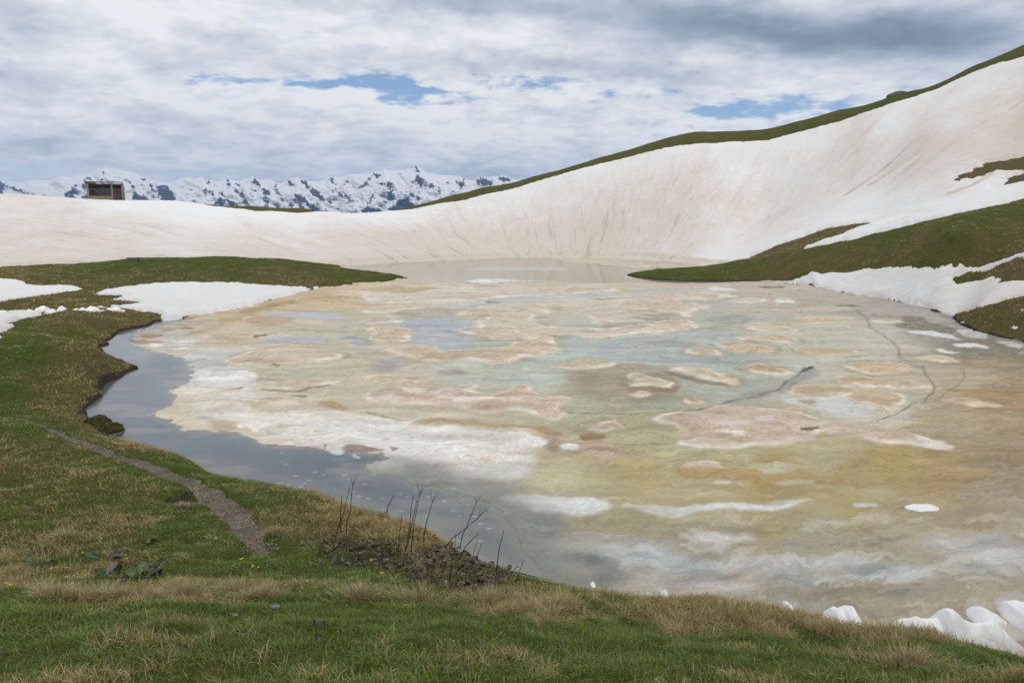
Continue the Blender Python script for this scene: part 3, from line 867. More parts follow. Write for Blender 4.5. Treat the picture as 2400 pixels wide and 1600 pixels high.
stroke(P('L3', [(850, 560), (950, 510), (1150, 500), (1500, 540), (1650, 580), (1500, 620), (1250, 640), (1200, 690), (1000, 620)]), (192, 195, 180), .35, rough=.2)
stroke(EL('L3', 1200, 590, 200, 40), (172, 172, 156), .5)
stroke(P('L3', [(640, 410), (900, 395), (1150, 400), (1250, 430), (1500, 450), (1300, 465), (1060, 465), (900, 435)]), (190, 196, 187), .35, rough=.2)
stroke(P('L3', [(280, 330), (350, 310), (1000, 305), (1100, 330), (700, 350), (300, 360)]), (196, 205, 195), .4, rough=.2)
for pts in ([(1000, 300), (1150, 295), (1350, 315), (1200, 330), (1050, 320)], [(1050, 385), (1200, 365), (1350, 365), (1250, 385)], [(1570, 410), (1700, 400), (1850, 420), (1700, 445)]):
    stroke(P('L3', pts), W_, .3, .04)
stroke(P('L3', [(1140, 425), (1250, 400), (1500, 400), (1500, 425), (1300, 440)]), (214, 198, 178), .3, .06, rim=.2)
stroke(P('L3', [(1140, 510), (1300, 485), (1600, 490), (2352, 480), (2352, 510), (1600, 520), (1300, 530)]), (210, 192, 170), .4, .05)
stroke(P('L3', [(1650, 580), (1900, 560), (2352, 570), (2352, 610), (1900, 605)]), (212, 193, 168), .35, .06, seep_shade=.3)
stroke(P('L3', [(1450, 290), (1600, 280), (1750, 298), (1600, 305)]), (128, 120, 82), .35)
stroke(P('L7', [(0, 30), (300, -40), (550, 10), (700, 90), (790, 180), (720, 270), (500, 330), (300, 320), (0, 260)]), (178, 163, 138), .5)
stroke(P('L2', [(1700, 1010), (1900, 960), (2150, 950), (2330, 1000), (2200, 1040), (1850, 1050)]), (208, 188, 158), .3, .06, rim=.15)
# --- separate drifts standing on the ice, each one a thing of its own
DRIFTS = {}


def drift(label, poly, rgb, h, soft=.2, rim=.18, seep_shade=.25):
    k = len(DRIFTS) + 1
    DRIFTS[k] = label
    stroke(poly, rgb, soft, h, rim=rim, seep_shade=seep_shade, own=k)


drift('pale lens-shaped snow drift, farthest of the three stacked lens drifts right of centre', P('L3', [(1330, 650), (1400, 620), (1550, 615), (1700, 650), (1900, 700), (1700, 697), (1450, 695)]), (216, 197, 173), .14)
drift('smooth tan lens-shaped snow drift, middle one of three stacked behind one another right of centre', P('L3', [(1300, 765), (1500, 722), (1750, 740), (1900, 790), (1700, 806), (1450, 792)]), (213, 192, 163), .14)
drift('streaky tan snow drift with ochre rings, nearest of the three stacked lens drifts', P('L3', [(1040, 820), (1250, 792), (1500, 822), (1700, 890), (1350, 890), (1150, 862)]), (212, 187, 153), .12)
drift('small tan drift ringed by white ice on the blue-green ice right of centre', P('L3', [(800, 885), (880, 855), (1050, 870), (1180, 920), (1000, 928), (850, 902)]), (206, 177, 142), .10, rim=.3)
drift('oval tan drift with a broad white rim just left of the dark meltwater hole', P('L3', [(1330, 1030), (1450, 982), (1600, 1020), (1830, 1088), (1700, 1112), (1450, 1092)]), (206, 174, 134), .13, rim=.4)
drift('long tongue-shaped tan drift with a brown shadowed foot in the middle of the ice', P('L7', [(620, 25), (800, 5), (980, 10), (1100, 60), (1300, 140), (1250, 172), (1050, 132), (800, 60)]), (213, 191, 158), .16)
drift('pale horn-shaped snow drift on the brown stained ice', P('L7', [(280, 95), (350, 65), (520, 80), (720, 160), (680, 212), (560, 197), (420, 170), (290, 197), (390, 130)]), (211, 194, 168), .14, rim=.1)
drift('small round pale drift in the brown stained ice near the horn-shaped one', EL('L7', 390, 255, 85, 26), (210, 192, 166), .08, rim=.1)
drift('small ochre-crusted drift beside the long dark crack', P('L7', [(770, 295), (850, 280), (950, 297), (1000, 340), (850, 352)]), (196, 167, 128), .10)
drift('pale lens-shaped drift with an ochre outline near the right shore', P('L4', [(1050, 705), (1200, 677), (1450, 702), (1650, 775), (1400, 767), (1150, 742)]), (216, 193, 164), .12)
drift('ringed tan drift between the two dark cracks and the lens drifts on the right', P('L4', [(300, 790), (450, 760), (800, 770), (1150, 820), (1000, 870), (750, 890), (450, 862)]), (209, 182, 149), .10)
drift('low tan drift with a white border behind the forked cracks on the right', P('L4', [(-150, 660), (0, 642), (300, 637), (550, 680), (350, 706), (0, 696)]), (206, 180, 144), .10, rim=.3)
drift('long pale drift with an ochre foot at the far right of the ice', P('L4', [(1400, 1160), (1700, 1158), (1900, 1180), (2040, 1240), (1800, 1252), (1500, 1202)]), (211, 187, 153), .10)
drift('bright pinkish snow mound alone in the yellow ice', P('L7', [(800, 920), (950, 862), (1080, 890), (1190, 975), (1100, 997), (900, 972)]), (217, 199, 184), .16, soft=.12, rim=0)
drift('tan mound with a dark brown foot left of the pink ice field', P('L6', [(2030, 580), (2150, 535), (2250, 515)]) + P('L7', [(100, 510), (200, 500), (310, 570), (200, 582), (20, 620)]), (211, 188, 168), .13, soft=.14, rim=.08)
# --- right
stroke(P('L4', [(120, 940), (400, 900), (700, 930), (1100, 980), (1270, 1030), (1000, 1040), (600, 1030), (300, 980)]), (209, 184, 152), .3, .07, rim=.15)
stroke(P('L7', [(1640, 250), (1900, 290), (2352, 290)]) + P('L4', [(400, 1150), (650, 1280), (500, 1340), (0, 1270)]) + P('L7', [(2000, 400), (1700, 330)]), (212, 214, 209), .5, .02)
stroke(P('L7', [(1700, 250), (1900, 170), (2352, 190)]) + P('L4', [(300, 1050), (700, 1050), (1100, 1160), (900, 1250), (700, 1270), (400, 1150), (150, 1100)]) + P('L7', [(2352, 270), (1900, 280)]), (209, 184, 149), .3, .08, rim=.2)
stroke(EL('L7', 1940, 335, 80, 35), (192, 168, 138), .25)
stroke(P('L4', [(1350, 1020), (1700, 1060), (2240, 1130), (2240, 1160), (1900, 1140), (1600, 1110)]), (186, 154, 102), .3)
stroke(P('L4', [(2040, 1230), (2240, 1240), (2240, 1270), (2000, 1260)]), (186, 150, 96), .3)
stroke(P('L4', [(1600, 730), (2240, 760), (2240, 820), (1800, 800)]), (188, 160, 120), .4)
stroke(P('L4', [(850, 120), (1200, 220), (1400, 290), (1600, 370), (1480, 390), (1250, 340), (1200, 290), (900, 200)]), (180, 177, 170), .5, rough=.2)
stroke(P('L4', [(1620, 515), (1980, 522), (2240, 640), (2240, 760), (2000, 640)]), (148, 143, 116), .3, rough=.15)
stroke(P('L4', [(950, 340), (1050, 300), (950, 285), (1200, 290), (1260, 350), (1470, 395), (1530, 470), (1300, 440), (1050, 420), (880, 380)]), (138, 133, 110), .25, rough=.15)
stroke(P('L4', [(220, 180), (400, 158), (600, 175), (350, 182)]), (125, 118, 84), .25)
stroke(P('L4', [(540, 255), (700, 275), (950, 285), (700, 285)]), (125, 118, 84), .15)
stroke(P('L4', [(600, 310), (900, 300), (1040, 345), (850, 357), (650, 350)]), (207, 188, 160), .3, .06, rim=.15)
for pts in ([(930, 430), (1100, 425), (1400, 455), (1600, 520), (1450, 510), (1200, 470)], [(1500, 570), (1700, 555), (1900, 630), (1700, 610), (1500, 595)], [(1270, 610), (1450, 640), (1600, 670), (1400, 670)]):
    stroke(P('L4', pts), (224, 226, 230), .2, .03)
for pts in ([(1480, 410), (1700, 420), (1980, 520), (1750, 515), (1550, 460)], [(1920, 540), (2240, 565), (2240, 630), (2100, 600)], [(2160, 650), (2240, 640), (2240, 700)]):
    stroke(P('L4', pts), (203, 203, 201), .2, .04)
stroke(P('L7', [(480, 500), (620, 455), (950, 420), (1050, 375), (1300, 370), (1800, 420), (2100, 490)]) + P('C4', [(1600, 380), (1800, 410), (2050, 490), (1950, 515), (1850, 480), (1650, 465), (1500, 440), (1420, 420)]) + P('L7', [(2000, 640), (2000, 690), (1800, 700), (1500, 740), (1000, 770), (750, 740), (720, 700), (790, 610), (700, 540)]), (208, 187, 168), .25, .10, rim=.12)
for x, y, rx, ry in ((1200, 640, 120, 30), (900, 690, 90, 30), (1520, 505, 80, 18), (1250, 560, 160, 20)):
    stroke(EL('L7', x, y, rx, ry), (222, 208, 197), .25)
for x, y, rx, ry in ((1130, 460, 90, 18), (1150, 660, 60, 20), (800, 660, 40, 25)):
    stroke(EL('L7', x, y, rx, ry), (196, 170, 146), .2)
stroke(P('C4', [(1800, 440), (1950, 450), (2050, 490), (1930, 510)]), (224, 214, 202), .2, .04)
stroke(P('L7', [(1800, 610), (1950, 590), (2030, 570), (1980, 610), (1880, 620)]), (120, 108, 78), .06)
stroke(P('C4', [(1800, 520), (2000, 560), (2200, 600), (2100, 640), (1850, 590)]), (192, 164, 110), .4)
stroke(P('L7', [(700, 960), (1200, 940), (1450, 960), (1620, 1010), (1800, 960), (2050, 1020), (2352, 1020), (2352, 1080), (2000, 1080), (1600, 1060), (1200, 1040), (800, 1010)]), (190, 158, 98), .22)
stroke(P('L7', [(1330, 900), (1700, 890), (2000, 930), (1800, 950), (1620, 1000), (1450, 950)]), (203, 196, 160), .25)
stroke(EL('L7', 1140, 1075, 70, 20), (220, 208, 186), .1, .03)
stroke(EL('L7', 1820, 1065, 180, 22), (205, 192, 152), .15)
# --- middle left
stroke(P('L1', [(1245, 1060), (1330, 1020), (1560, 990), (1700, 975), (2000, 985), (2352, 940)]) + P('L6', [(220, 70), (480, 90), (630, 110), (520, 150), (300, 165), (100, 180)]) + P('L1', [(2300, 1000), (2000, 1010), (1800, 1030), (1560, 1070), (1340, 1095)]), (209, 186, 161), .18, .10, rim=.2)
stroke(P('L5', [(1250, 120), (1350, 150), (1560, 150), (1800, 90), (1900, 100), (1700, 130), (1560, 165), (1330, 165)]), (172, 144, 116), .12)  # brown shade line painted beneath the drift above
stroke(P('L5', [(2100, 210), (2200, 160), (2352, 120)]) + P('L6', [(150, 190), (400, 170), (600, 190), (850, 195), (1000, 165), (1100, 165), (1000, 220), (1050, 250), (1180, 260), (1280, 235), (1380, 185), (1480, 175), (1560, 195), (1540, 235), (1700, 285), (1890, 290), (1920, 325), (1850, 370), (1830, 420), (1870, 460), (1800, 490), (1650, 500), (1600, 430), (1500, 400), (1350, 400), (1220, 430), (1000, 420), (900, 380), (600, 350), (200, 345), (0, 320)]), (209, 186, 165), .14, .10, rim=.16)
for x, y, rx, ry in ((500, 240, 110, 30), (1000, 330, 200, 25), (250, 310, 120, 20), (750, 300, 90, 20)):
    stroke(EL('L6', x, y, rx, ry), (223, 209, 198), .2)
stroke(P('L6', [(320, 560), (550, 480), (800, 475), (1100, 480), (1300, 540), (1600, 570), (1850, 610), (1880, 650), (1800, 760), (1650, 720), (1640, 650), (1300, 620), (1000, 560), (700, 545)]), (197, 169, 137), .22, .05)
stroke(P('L6', [(900, 520), (1300, 540), (1700, 580), (1870, 620), (1700, 610), (1400, 630), (1100, 580)]), (192, 166, 116), .2)
stroke(EL('L6', 1750, 690, 95, 90), (188, 160, 138), .25, .05)
stroke(EL('L6', 2120, 655, 90, 34), (160, 130, 92), .15)
stroke(EL('L6', 2150, 780, 180, 80), (206, 174, 152), .25, .07)
stroke(EL('L6', 1910, 750, 90, 28), W_, .15)
stroke(EL('L6', 1540, 705, 110, 50), W_, .2, .03)
stroke(EL('L6', 1250, 670, 200, 35), (200, 182, 165), .2)
stroke(EL('L6', 700, 665, 180, 25), (206, 186, 166), .2)
stroke(P('L6', [(1190, 1240), (1400, 1180), (1600, 1160), (1700, 1200), (2000, 1210), (2200, 1250), (2250, 1330), (2050, 1370), (1700, 1350), (1550, 1330), (1400, 1270)]), (222, 222, 220), .16, .04)
stroke(P('L6', [(1400, 1180), (1550, 1140), (1650, 1150), (1600, 1175), (1500, 1175)]), (200, 178, 140), .1)
stroke(P('L7', [(200, 1300), (500, 1290), (850, 1290), (1250, 1285), (1450, 1270), (1700, 1270), (1800, 1240), (2000, 1230), (1850, 1260), (1650, 1320), (1350, 1310), (1050, 1330), (850, 1340), (700, 1385), (500, 1350), (300, 1310)]), (216, 217, 214), .14, .03)
stroke(P('L5', [(750, 250), (1000, 240), (1400, 210), (1450, 230), (1100, 300), (850, 330), (750, 310)]), (206, 183, 155), .25, .06)
stroke(P('L5', [(1300, 340), (1450, 320), (1650, 315), (1500, 350), (1350, 360)]), (205, 184, 162), .2, .04)
stroke(P('L5', [(1850, 430), (2000, 420), (2200, 430), (2050, 460), (1900, 450)]), (206, 184, 164), .2, .03)
stroke(P('L5', [(1730, 250), (1900, 260), (2040, 330), (1850, 332)]), (192, 160, 112), .2)
stroke(P('L5', [(1440, 205), (1600, 185), (1670, 205), (1550, 212)]), (168, 136, 92), .08)
stroke(P('L5', [(720, 150), (900, 140), (1060, 90), (1050, 130), (850, 162)]), (192, 160, 98), .15)
stroke(P('L5', [(680, 380), (900, 360), (1130, 365), (950, 390), (720, 420)]), (196, 186, 184), .2)
stroke(P('L5', [(750, 440), (900, 410), (1000, 450), (980, 510), (800, 520)]), (198, 180, 152), .25)
stroke(P('L5', [(1200, 495), (1450, 550), (1350, 560), (1230, 520)]), (178, 168, 160), .12)
for pts in ([(340, 30), (550, 30), (640, 60), (450, 70)],):
    pass
for poly, op in ([(430, 930), (620, 905), (560, 980), (740, 960), (900, 985), (1050, 1000), (1240, 1010), (1270, 1060), (1240, 1110), (1150, 1130), (1050, 1100), (930, 1075), (800, 1045), (700, 1030), (600, 1020), (520, 980)], .55), ([(560, 985), (760, 985), (1000, 1030), (1150, 1050), (1230, 1090), (1080, 1090), (900, 1062), (760, 1035), (640, 1010)], .6), ([(440, 890), (560, 868), (590, 890), (520, 915), (440, 935), (415, 915)], .6):
    stroke(poly, (232, 230, 226), .5, .03, op=op)
stroke(P('L1', [(440, 590), (700, 500), (1000, 400), (1300, 280), (1500, 250), (1900, 200), (1900, 230), (1500, 300), (1200, 380), (1000, 440), (700, 560)]), (196, 164, 112), .5, op=.5)
stroke(P('L1', [(1250, 560), (1310, 570), (1230, 600), (1140, 600)]), (150, 122, 88), .2)  # brown underside shading painted below the drifts, here and in the next strokes
stroke(P('L1', [(1340, 830), (1460, 850), (1400, 870)]), (168, 136, 84), .15)
stroke(P('L7', [(560, 40), (700, 55), (900, 100), (1200, 170), (1300, 165), (1200, 185), (950, 140), (700, 90)]), (160, 135, 98), .15, op=.8)  # painted underside shading of the tongue-shaped drift, then the horn-shaped one
stroke(P('L7', [(290, 200), (430, 178), (560, 200), (700, 215), (790, 190), (760, 250), (560, 240), (400, 210)]), (158, 136, 104), .15, op=.8)
# --- the murky near end
for c, x, y, rx, ry, rgb, so in (('C4', 960, 905, 140, 22, (206, 198, 188), .2), ('C4', 500, 965, 200, 40, (178, 180, 180), .4), ('C4', 450, 920, 150, 22, (182, 178, 168), .4), ('C4', 1050, 1085, 150, 40, (172, 160, 142), .4), ('C4', 800, 1055, 120, 28, (152, 158, 158), .3), ('C4', 1150, 1035, 160, 30, (182, 178, 170), .3),
                                 ('C4', 1500, 1020, 170, 22, (192, 192, 187), .25), ('C4', 1750, 1070, 170, 28, (190, 190, 186), .3), ('C4', 2100, 930, 180, 30, (190, 187, 178), .4), ('C4', 2250, 1000, 120, 40, (192, 190, 184), .4), ('C4', 1640, 1060, 90, 22, (145, 150, 142), .25), ('C4', 2140, 1050, 60, 22, (148, 152, 142), .2),
                                 ('C4', 1500, 1160, 200, 30, (152, 138, 116), .4), ('C4', 1900, 1180, 200, 22, (156, 142, 120), .4), ('C4', 620, 1080, 130, 30, (180, 172, 160), .3), ('C4', 900, 1130, 200, 22, (180, 174, 164), .3), ('C4', 1300, 1090, 120, 25, (158, 160, 152), .3), ('C4', 700, 1010, 120, 25, (176, 180, 180), .3),
                                 ('C4', 220, 950, 120, 28, (184, 174, 154), .3), ('C4', 330, 1022, 75, 24, (100, 108, 110), .2), ('C4', 175, 1015, 48, 18, (108, 114, 114), .15), ('C4', 40, 948, 48, 24, (104, 112, 116), .2), ('C4', 100, 985, 110, 18, (190, 186, 178), .2), ('C4', 450, 1080, 60, 40, (128, 130, 126), .25), ('C4', 240, 1060, 90, 22, (180, 170, 152), .2),
                                 ('C4', 1620, 757, 60, 10, (212, 210, 204), .1), ('C4', 1250, 740, 60, 8, (204, 200, 184), .1)):
    stroke(EL(c, x, y, rx, ry), rgb, so, tex=.08)
# --- cracks
crack(P('L4', [(480, 210), (595, 320), (610, 380), (680, 440), (780, 500), (880, 560), (930, 620), (940, 720)]), .07, (128, 121, 112), .6)
crack(P('L4', [(940, 720), (1190, 820)]), .12, (150, 146, 138), .5)
crack(P('L4', [(1195, 810), (1200, 890), (1260, 960), (1285, 1030), (1260, 1100), (1190, 1180)]), .035, (118, 110, 100), .75)
crack(P('L4', [(1590, 820), (1605, 930), (1560, 1000), (1460, 1060), (1390, 1130)]), .035, (132, 126, 116), .65)
crack(P('L4', [(1110, 1175), (950, 1270), (720, 1370)]), .035, (122, 115, 106), .75)
stroke(P('L7', [(1180, 350), (1300, 285), (1450, 225), (1620, 200), (1850, 60), (2050, 20), (2000, 90), (1720, 190), (1650, 240), (1400, 310)]), (166, 160, 152), .35, op=.8)
crack(P('L7', [(-350, 425), (0, 430), (300, 445), (700, 430), (950, 390), (1150, 345), (1400, 285), (1600, 245), (1720, 150), (1880, 55)]), .05, (116, 112, 106), .75)
crack(P('L7', [(0, 717), (300, 720), (700, 715)]), .035, (130, 122, 108), .7)
crack(P('L6', [(50, 430), (230, 470), (420, 500)]), .035, (120, 108, 96), .7)
crack(P('C4', [(1500, 370), (1800, 385), (2100, 430), (2352, 470)]), .06, (176, 172, 160), .6)
stroke(P('L7', [(1880, 60), (1900, 30), (1950, 5), (2000, 8), (1990, 35), (1920, 45)]), (48, 58, 54), .1, -.05, rough=.05)
# veins and melt texture running through the whole sheet
mx_ = NX + 2.2 * wx / wsc + .8 * fbm(NX * .3, NY * .3, 3, 140)
my_ = NY + 2.2 * wy / wsc + .8 * fbm(NX * .3, NY * .3, 3, 141)
va = fbm(mx_ * .22, my_ * 1.05, 5, 142, .55)
vb = fbm(mx_ * .30, my_ * 2.0, 5, 143, .6)
calm = sstep(10.5, 15, LY)
vein = np.exp(-(va / .035) ** 2) * sstep(-.15, .25, vb)
C = C * (1 - .42 * (vein * (.35 + .65 * calm))[..., None] * np.array([.45, .62, .95]))
wv_ = np.exp(-((va - .13) / .03) ** 2) * sstep(-.1, .3, -vb) * calm
C = C * (1 - .5 * wv_[..., None]) + S(226, 221, 212) * .5 * wv_[..., None]
C = C * (1 + .36 * vb * (.3 + .7 * calm) * (1 - .35 * sstep(25, 50, LY)))[..., None]
# fog-like frozen slush of the near end
sw1 = fbm(mx_ * .32, my_ * .75, 6, 146, .62); sw2 = fbm(mx_ * .5 + 3 * sw1, my_ * 1.1 + 2 * sw1, 5, 147, .6)
fogk = (1 - sstep(9.8, 14.5, LY))
C = C * (1 + fogk * (.55 * sw2 + .25 * sw1))[..., None]
wf1 = (sstep(.05, .40, sw1 + .5 * sw2) * fogk * .55)[..., None]
C = C * (1 - wf1) + S(190, 190, 186) * wf1
wf2 = (sstep(.10, .45, -sw1 + .4 * sw2) * fogk * .45)[..., None]
C = C * (1 - wf2) + S(128, 132, 126) * wf2
lum = C.mean(-1, keepdims=True)
C = C * (np.maximum(lum, .02) / .47) ** (.32 * (.25 + .75 * calm))[..., None] * (1 + .13 * (1 - calm))[..., None]
lum = C.mean(-1, keepdims=True)
C = lum + (C - lum) * 1.0
C = C * .94
brn = sstep(.14, .42, fbm(mx_ * .22, my_ * .6, 4, 144)) * calm
C = C * (1 - .35 * brn[..., None]) + C * np.array([.80, .66, .48]) * .35 * brn[..., None] * 1.0
Hh = Hh + (.10 * va + .05 * vb) * wsc * calm
print('strokes', time.time() - T0)

# --- open water and its shallows
OPEN = SHORE_LEFT[8:] + BANK[:13] + P('C4', [(60, 960), (0, 840)]) + P('L6', [(1250, 1340), (1150, 1250), (900, 1160), (560, 1085), (350, 1030), (100, 960), (0, 900)]) + P('L6', [(210, 850), (180, 805), (0, 790)]) + \
    P('L5', [(2352, 722), (2100, 715), (1960, 690), (1830, 690), (1800, 645), (1560, 645), (1380, 635), (1200, 612), (1030, 560), (950, 522), (700, 510), (530, 510), (430, 440), (330, 400), (220, 350), (360, 310), (440, 240), (400, 130)]) + \
    P('L1', [(390, 1090), (440, 1060), (500, 1030), (540, 980), (590, 930), (600, 890), (560, 830), (500, 790), (380, 760), (300, 740), (150, 700), (60, 665), (-60, 650)])
OPEN = [lakept(p) for p in OPEN]
OPEN = np.array([(x * (.9 if 0 else 1), y) for x, y in OPEN])
dop = sdf_poly(LX + .6 * wx, LY + .6 * wy, OPEN)
dop = dop + .30 * fbm(LX * 1.6, LY * 1.6, 5, 145, .65)
dop = np.maximum(dop, np.where((lsd < .9) & (LY < 36) & (LX < -2.5) & (LY > 9.5), .3, -9))
FARW = [lakept(p) for p in [(955, 652)] + SHORE_FAR[::-1][:0] + P('L2', [(430, 215), (800, 262), (930, 255), (1400, 250), (1900, 252), (2352, 250)]) + P('L3', [(200, 250), (500, 245), (800, 250), (1000, 250), (1500, 232), (1400, 180), (900, 110), (400, 105), (0, 85)]) + P('L2', [(2250, 78), (1900, 60), (1700, 15)]) + [(1200, 600), (1000, 608), (860, 615), (790, 619), (880, 640)]]
dfw = sdf_poly(LX + .5 * wx, LY + .3 * wy, np.array(FARW))
for pts in (P('L2', [(900, 125), (1100, 105), (1500, 95), (1900, 115), (1800, 130), (1200, 130)]), P('L2', [(930, 245), (1050, 225), (1440, 222), (1440, 240), (1100, 252)]), P('L2', [(1450, 222), (1860, 232), (1800, 240), (1450, 240)])):
    dfw = np.minimum(dfw, -sdf_poly(LX + .3 * wx, LY + .3 * wy, [lakept(p) for p in pts]))
stroke(P('L2', [(900, 125), (1100, 105), (1500, 95), (1900, 115), (1800, 130), (1200, 130)]), (192, 197, 186), .5)
stroke(P('L2', [(930, 245), (1050, 225), (1440, 222), (1440, 240), (1100, 252)]), (226, 230, 230), .3, .1)
# murk: drowned ice shows pale near its edge
depth = np.clip(dop + .9 * fbm(LX * .8, LY * .8, 4, 151) * np.clip(dop, 0, .8), 0, None)
murk = np.exp(-depth / (.16 + .35 * sstep(15, 10.5, LY)))[..., None]
deep = S(84, 96, 106) * (1 + .12 * streak)[..., None]
# drowned slabs off the ice edge
slab = sstep(.05, .35, fbm(LX * .5, LY * 1.1, 4, 161)) * sstep(3.5, .3, dop)
deep = deep * (1 - .5 * slab[..., None]) + S(140, 136, 122) * .5 * slab[..., None]
wat = S(130, 130, 120) * murk + deep * (1 - murk)
iswater = (dop > 0) | (dfw > 0)
nearmix = (sstep(-1.5, 0, dop + .5 * sw2) * (1 - sstep(13.2, 15.5, LY)))[..., None]
C = C * (1 - nearmix) + S(134, 134, 125) * (1 + .5 * sw2)[..., None] * nearmix
ROUGH = ROUGH * (1 - .8 * nearmix[..., 0]) + .1 * .8 * nearmix[..., 0]
shal = np.where(lsd < .35, sstep(.35, 0, lsd), 0)[..., None] * (LY < 45)[..., None]
wat = wat * (1 - .5 * shal) + S(85, 78, 62) * .5 * shal
C = np.where((dop > 0)[..., None], wat, C)
ROUGH = np.where(dop > 0, .05, ROUGH)
farc = S(150, 139, 123) * (1 + .05 * fine)[..., None]
C = np.where((dfw > 0)[..., None], farc, C)
ROUGH = np.where(dfw > 0, .05, ROUGH)
for pts, rgb in ((P('L5', [(1950, 690), (2000, 645), (2150, 670), (2340, 708), (2150, 714)]), (128, 98, 92)), (P('L6', [(240, 765), (330, 772), (280, 782)]), (128, 98, 92))):
    stroke(pts, rgb, .08, 0, rough=.4, op=.8, sm=0)
# white floating slush scraps
for pts in ([(1830, 690), (1930, 670), (1990, 705), (1900, 740)], [(2000, 720), (2140, 750), (2080, 757)]):
    stroke(P('L5', pts), (206, 208, 206), .1)
spk = np.zeros(LX.shape)
for (u, v) in [(RNG.uniform(640, 1180), RNG.uniform(1030, 1290)) for _ in range(150)]:
    x_, y_ = lakept((u, v)); r_ = RNG.uniform(.008, .035)
    i0 = np.searchsorted(lrows, y_); j0 = np.searchsorted(lcols, x_ / y_)
    w = (slice(max(i0 - 3, 0), i0 + 4), slice(max(j0 - 5, 0), j0 + 6))
    if spk[w].size: spk[w] = np.maximum(spk[w], np.exp(-(((LX[w] - x_) / (1.6 * r_)) ** 2 + ((LY[w] - y_) / r_) ** 2)))
C = C * (1 - .7 * spk[..., None]) + .45 * .7 * spk[..., None]
zl = np.where(iswater, 0.0, .012 + np.maximum(Hh + .012 * fine + .03 * fbm(LX * 1.2, LY * 1.2, 3, 171) * wsc, -.008) * np.clip(np.minimum(-dop, -dfw) / .25, 0, 1))
C = np.clip(C, .01, .9)


def mat_ice():
    m, nt, b = new_mat('lake_ice')
    pos = wpos(nt)
    c = nt.attr('col', 'Color')
    n = nt.noise(pos, 9, 6, .75)
    n2 = nt.noise(pos, 60, 3, .7)
    k = nt.math('ADD', nt.math('MULTIPLY', nt.math('SUBTRACT', n, .5), .22), nt.math('MULTIPLY', nt.math('SUBTRACT', n2, .5), .16))
    n5 = nt.noise(nt.scalev(pos, .8, 2.6, 1), 1.5, 6, .7, .6)
    k = nt.math('ADD', k, nt.math('MULTIPLY', nt.math('SUBTRACT', n5, .5), .26))
    c2 = nt.mix(1.0, c, nt.ramp(nt.math('ADD', k, .5), [(0, .45), (.5, 1.0), (1, 1.3)]), 'MULTIPLY')
    nt.l.new(c2, b.inputs['Base Color'])
    nt.l.new(nt.attr('rough'), b.inputs['Roughness'])
    b.inputs['IOR'].default_value = 1.31
    b.inputs['Specular IOR Level'].default_value = .22
    nt.l.new(nt.bump(nt.math('ADD', n, nt.math('MULTIPLY', n2, .3)), .35, .03), b.inputs['Normal'])
    return m


def mat_water():
    m, nt, b = new_mat('lake_water')
    pos = wpos(nt)
    nt.l.new(nt.attr('col', 'Color'), b.inputs['Base Color'])
    nt.l.new(nt.attr('rough'), b.inputs['Roughness'])
    b.inputs['IOR'].default_value = 1.333
    n = nt.noise(nt.scalev(pos, 1, 2.2, 1), 3.2, 3, .6)
    n2 = nt.noise(pos, .45, 2, .5)
    nt.l.new(nt.bump(nt.math('MULTIPLY', n, nt.mapr(n2, .4, .7)), .12, .02), b.inputs['Normal'])
    return m


M_ICE = mat_ice(); M_WATER = mat_water()
LV = np.stack((LX, LY, zl), -1).reshape(-1, 3)
LF = grid_faces(*LX.shape)
latt = dict(col=C.reshape(-1, 3), rough=ROUGH.ravel())
inlake = lsd.ravel()[LF].max(1) > -.9
fw = iswater.ravel()[LF].sum(1) >= 3
fo = OWN.ravel()[LF].max(1)
o = sub_mesh('water', LV, LF[inlake & fw], latt, M_WATER)
tag(o, 'open meltwater of the lake along the near shore and at the far end', 'water', kind='structure')
o = sub_mesh('ice', LV, LF[inlake & ~fw & (fo == 0)], latt, M_ICE)
tag(o, 'rotten stained ice sheet covering the lake', 'ice', kind='structure')
for k, lab in DRIFTS.items():
    ff = LF[inlake & (fo == k)]
    if len(ff) == 0:
        print('empty drift', k); continue
    o = sub_mesh('snow_drift', LV, ff, latt, M_ICE)
    tag(o, lab, 'snow drift', 'snow drifts on the lake ice')
print('lake', time.time() - T0)

# ------------------------------------------------------------------ far mountains
SKY = P('M1', [(-600, 200), (-400, 260), (-200, 215), (0, 240), (80, 255), (240, 268), (330, 250), (450, 243), (520, 250), (600, 215), (660, 185), (700, 200), (790, 215), (870, 195), (950, 182), (1010, 165), (1080, 125), (1140, 105), (1200, 112), (1280, 115), (1340, 135), (1480, 160), (1560, 205), (1700, 260), (1800, 262), (1860, 280), (1940, 245), (2030, 215), (2080, 212), (2130, 230), (2220, 210), (2290, 235)]) + \
    P('M2', [(470, 255), (560, 250), (640, 235), (740, 255), (850, 225), (900, 208), (980, 238), (1060, 240), (1100, 237), (1150, 270), (1210, 285), (1300, 235), (1380, 212), (1430, 240), (1520, 255), (1620, 262), (1720, 235), (1790, 195), (1850, 215), (1900, 205), (1960, 182), (2000, 180), (2130, 178), (2200, 170), (2260, 155), (2330, 135)]) + \
    P('M3', [(470, 118), (520, 130), (590, 140), (700, 135), (770, 105), (830, 88), (870, 100), (920, 150), (1000, 170), (1100, 190), (1200, 195), (1290, 205), (1300, 190), (1310, 205), (1400, 245), (1460, 250), (1500, 220), (1560, 200), (1620, 215), (1680, 205), (1790, 192), (1900, 240), (2000, 250), (2400, 230), (3000, 290), (3600, 240), (4600, 280), (5600, 250), (7600, 300)])
sa = np.array([ag(*p) for p in SKY])
mcols = np.r_[np.linspace(-1.5, -.85, 160)[:-1], np.linspace(-.85, .12, 1500), np.linspace(.12, 1.5, 320)[1:]]
skyg = np.interp(mcols, sa[:, 0], sa[:, 1])
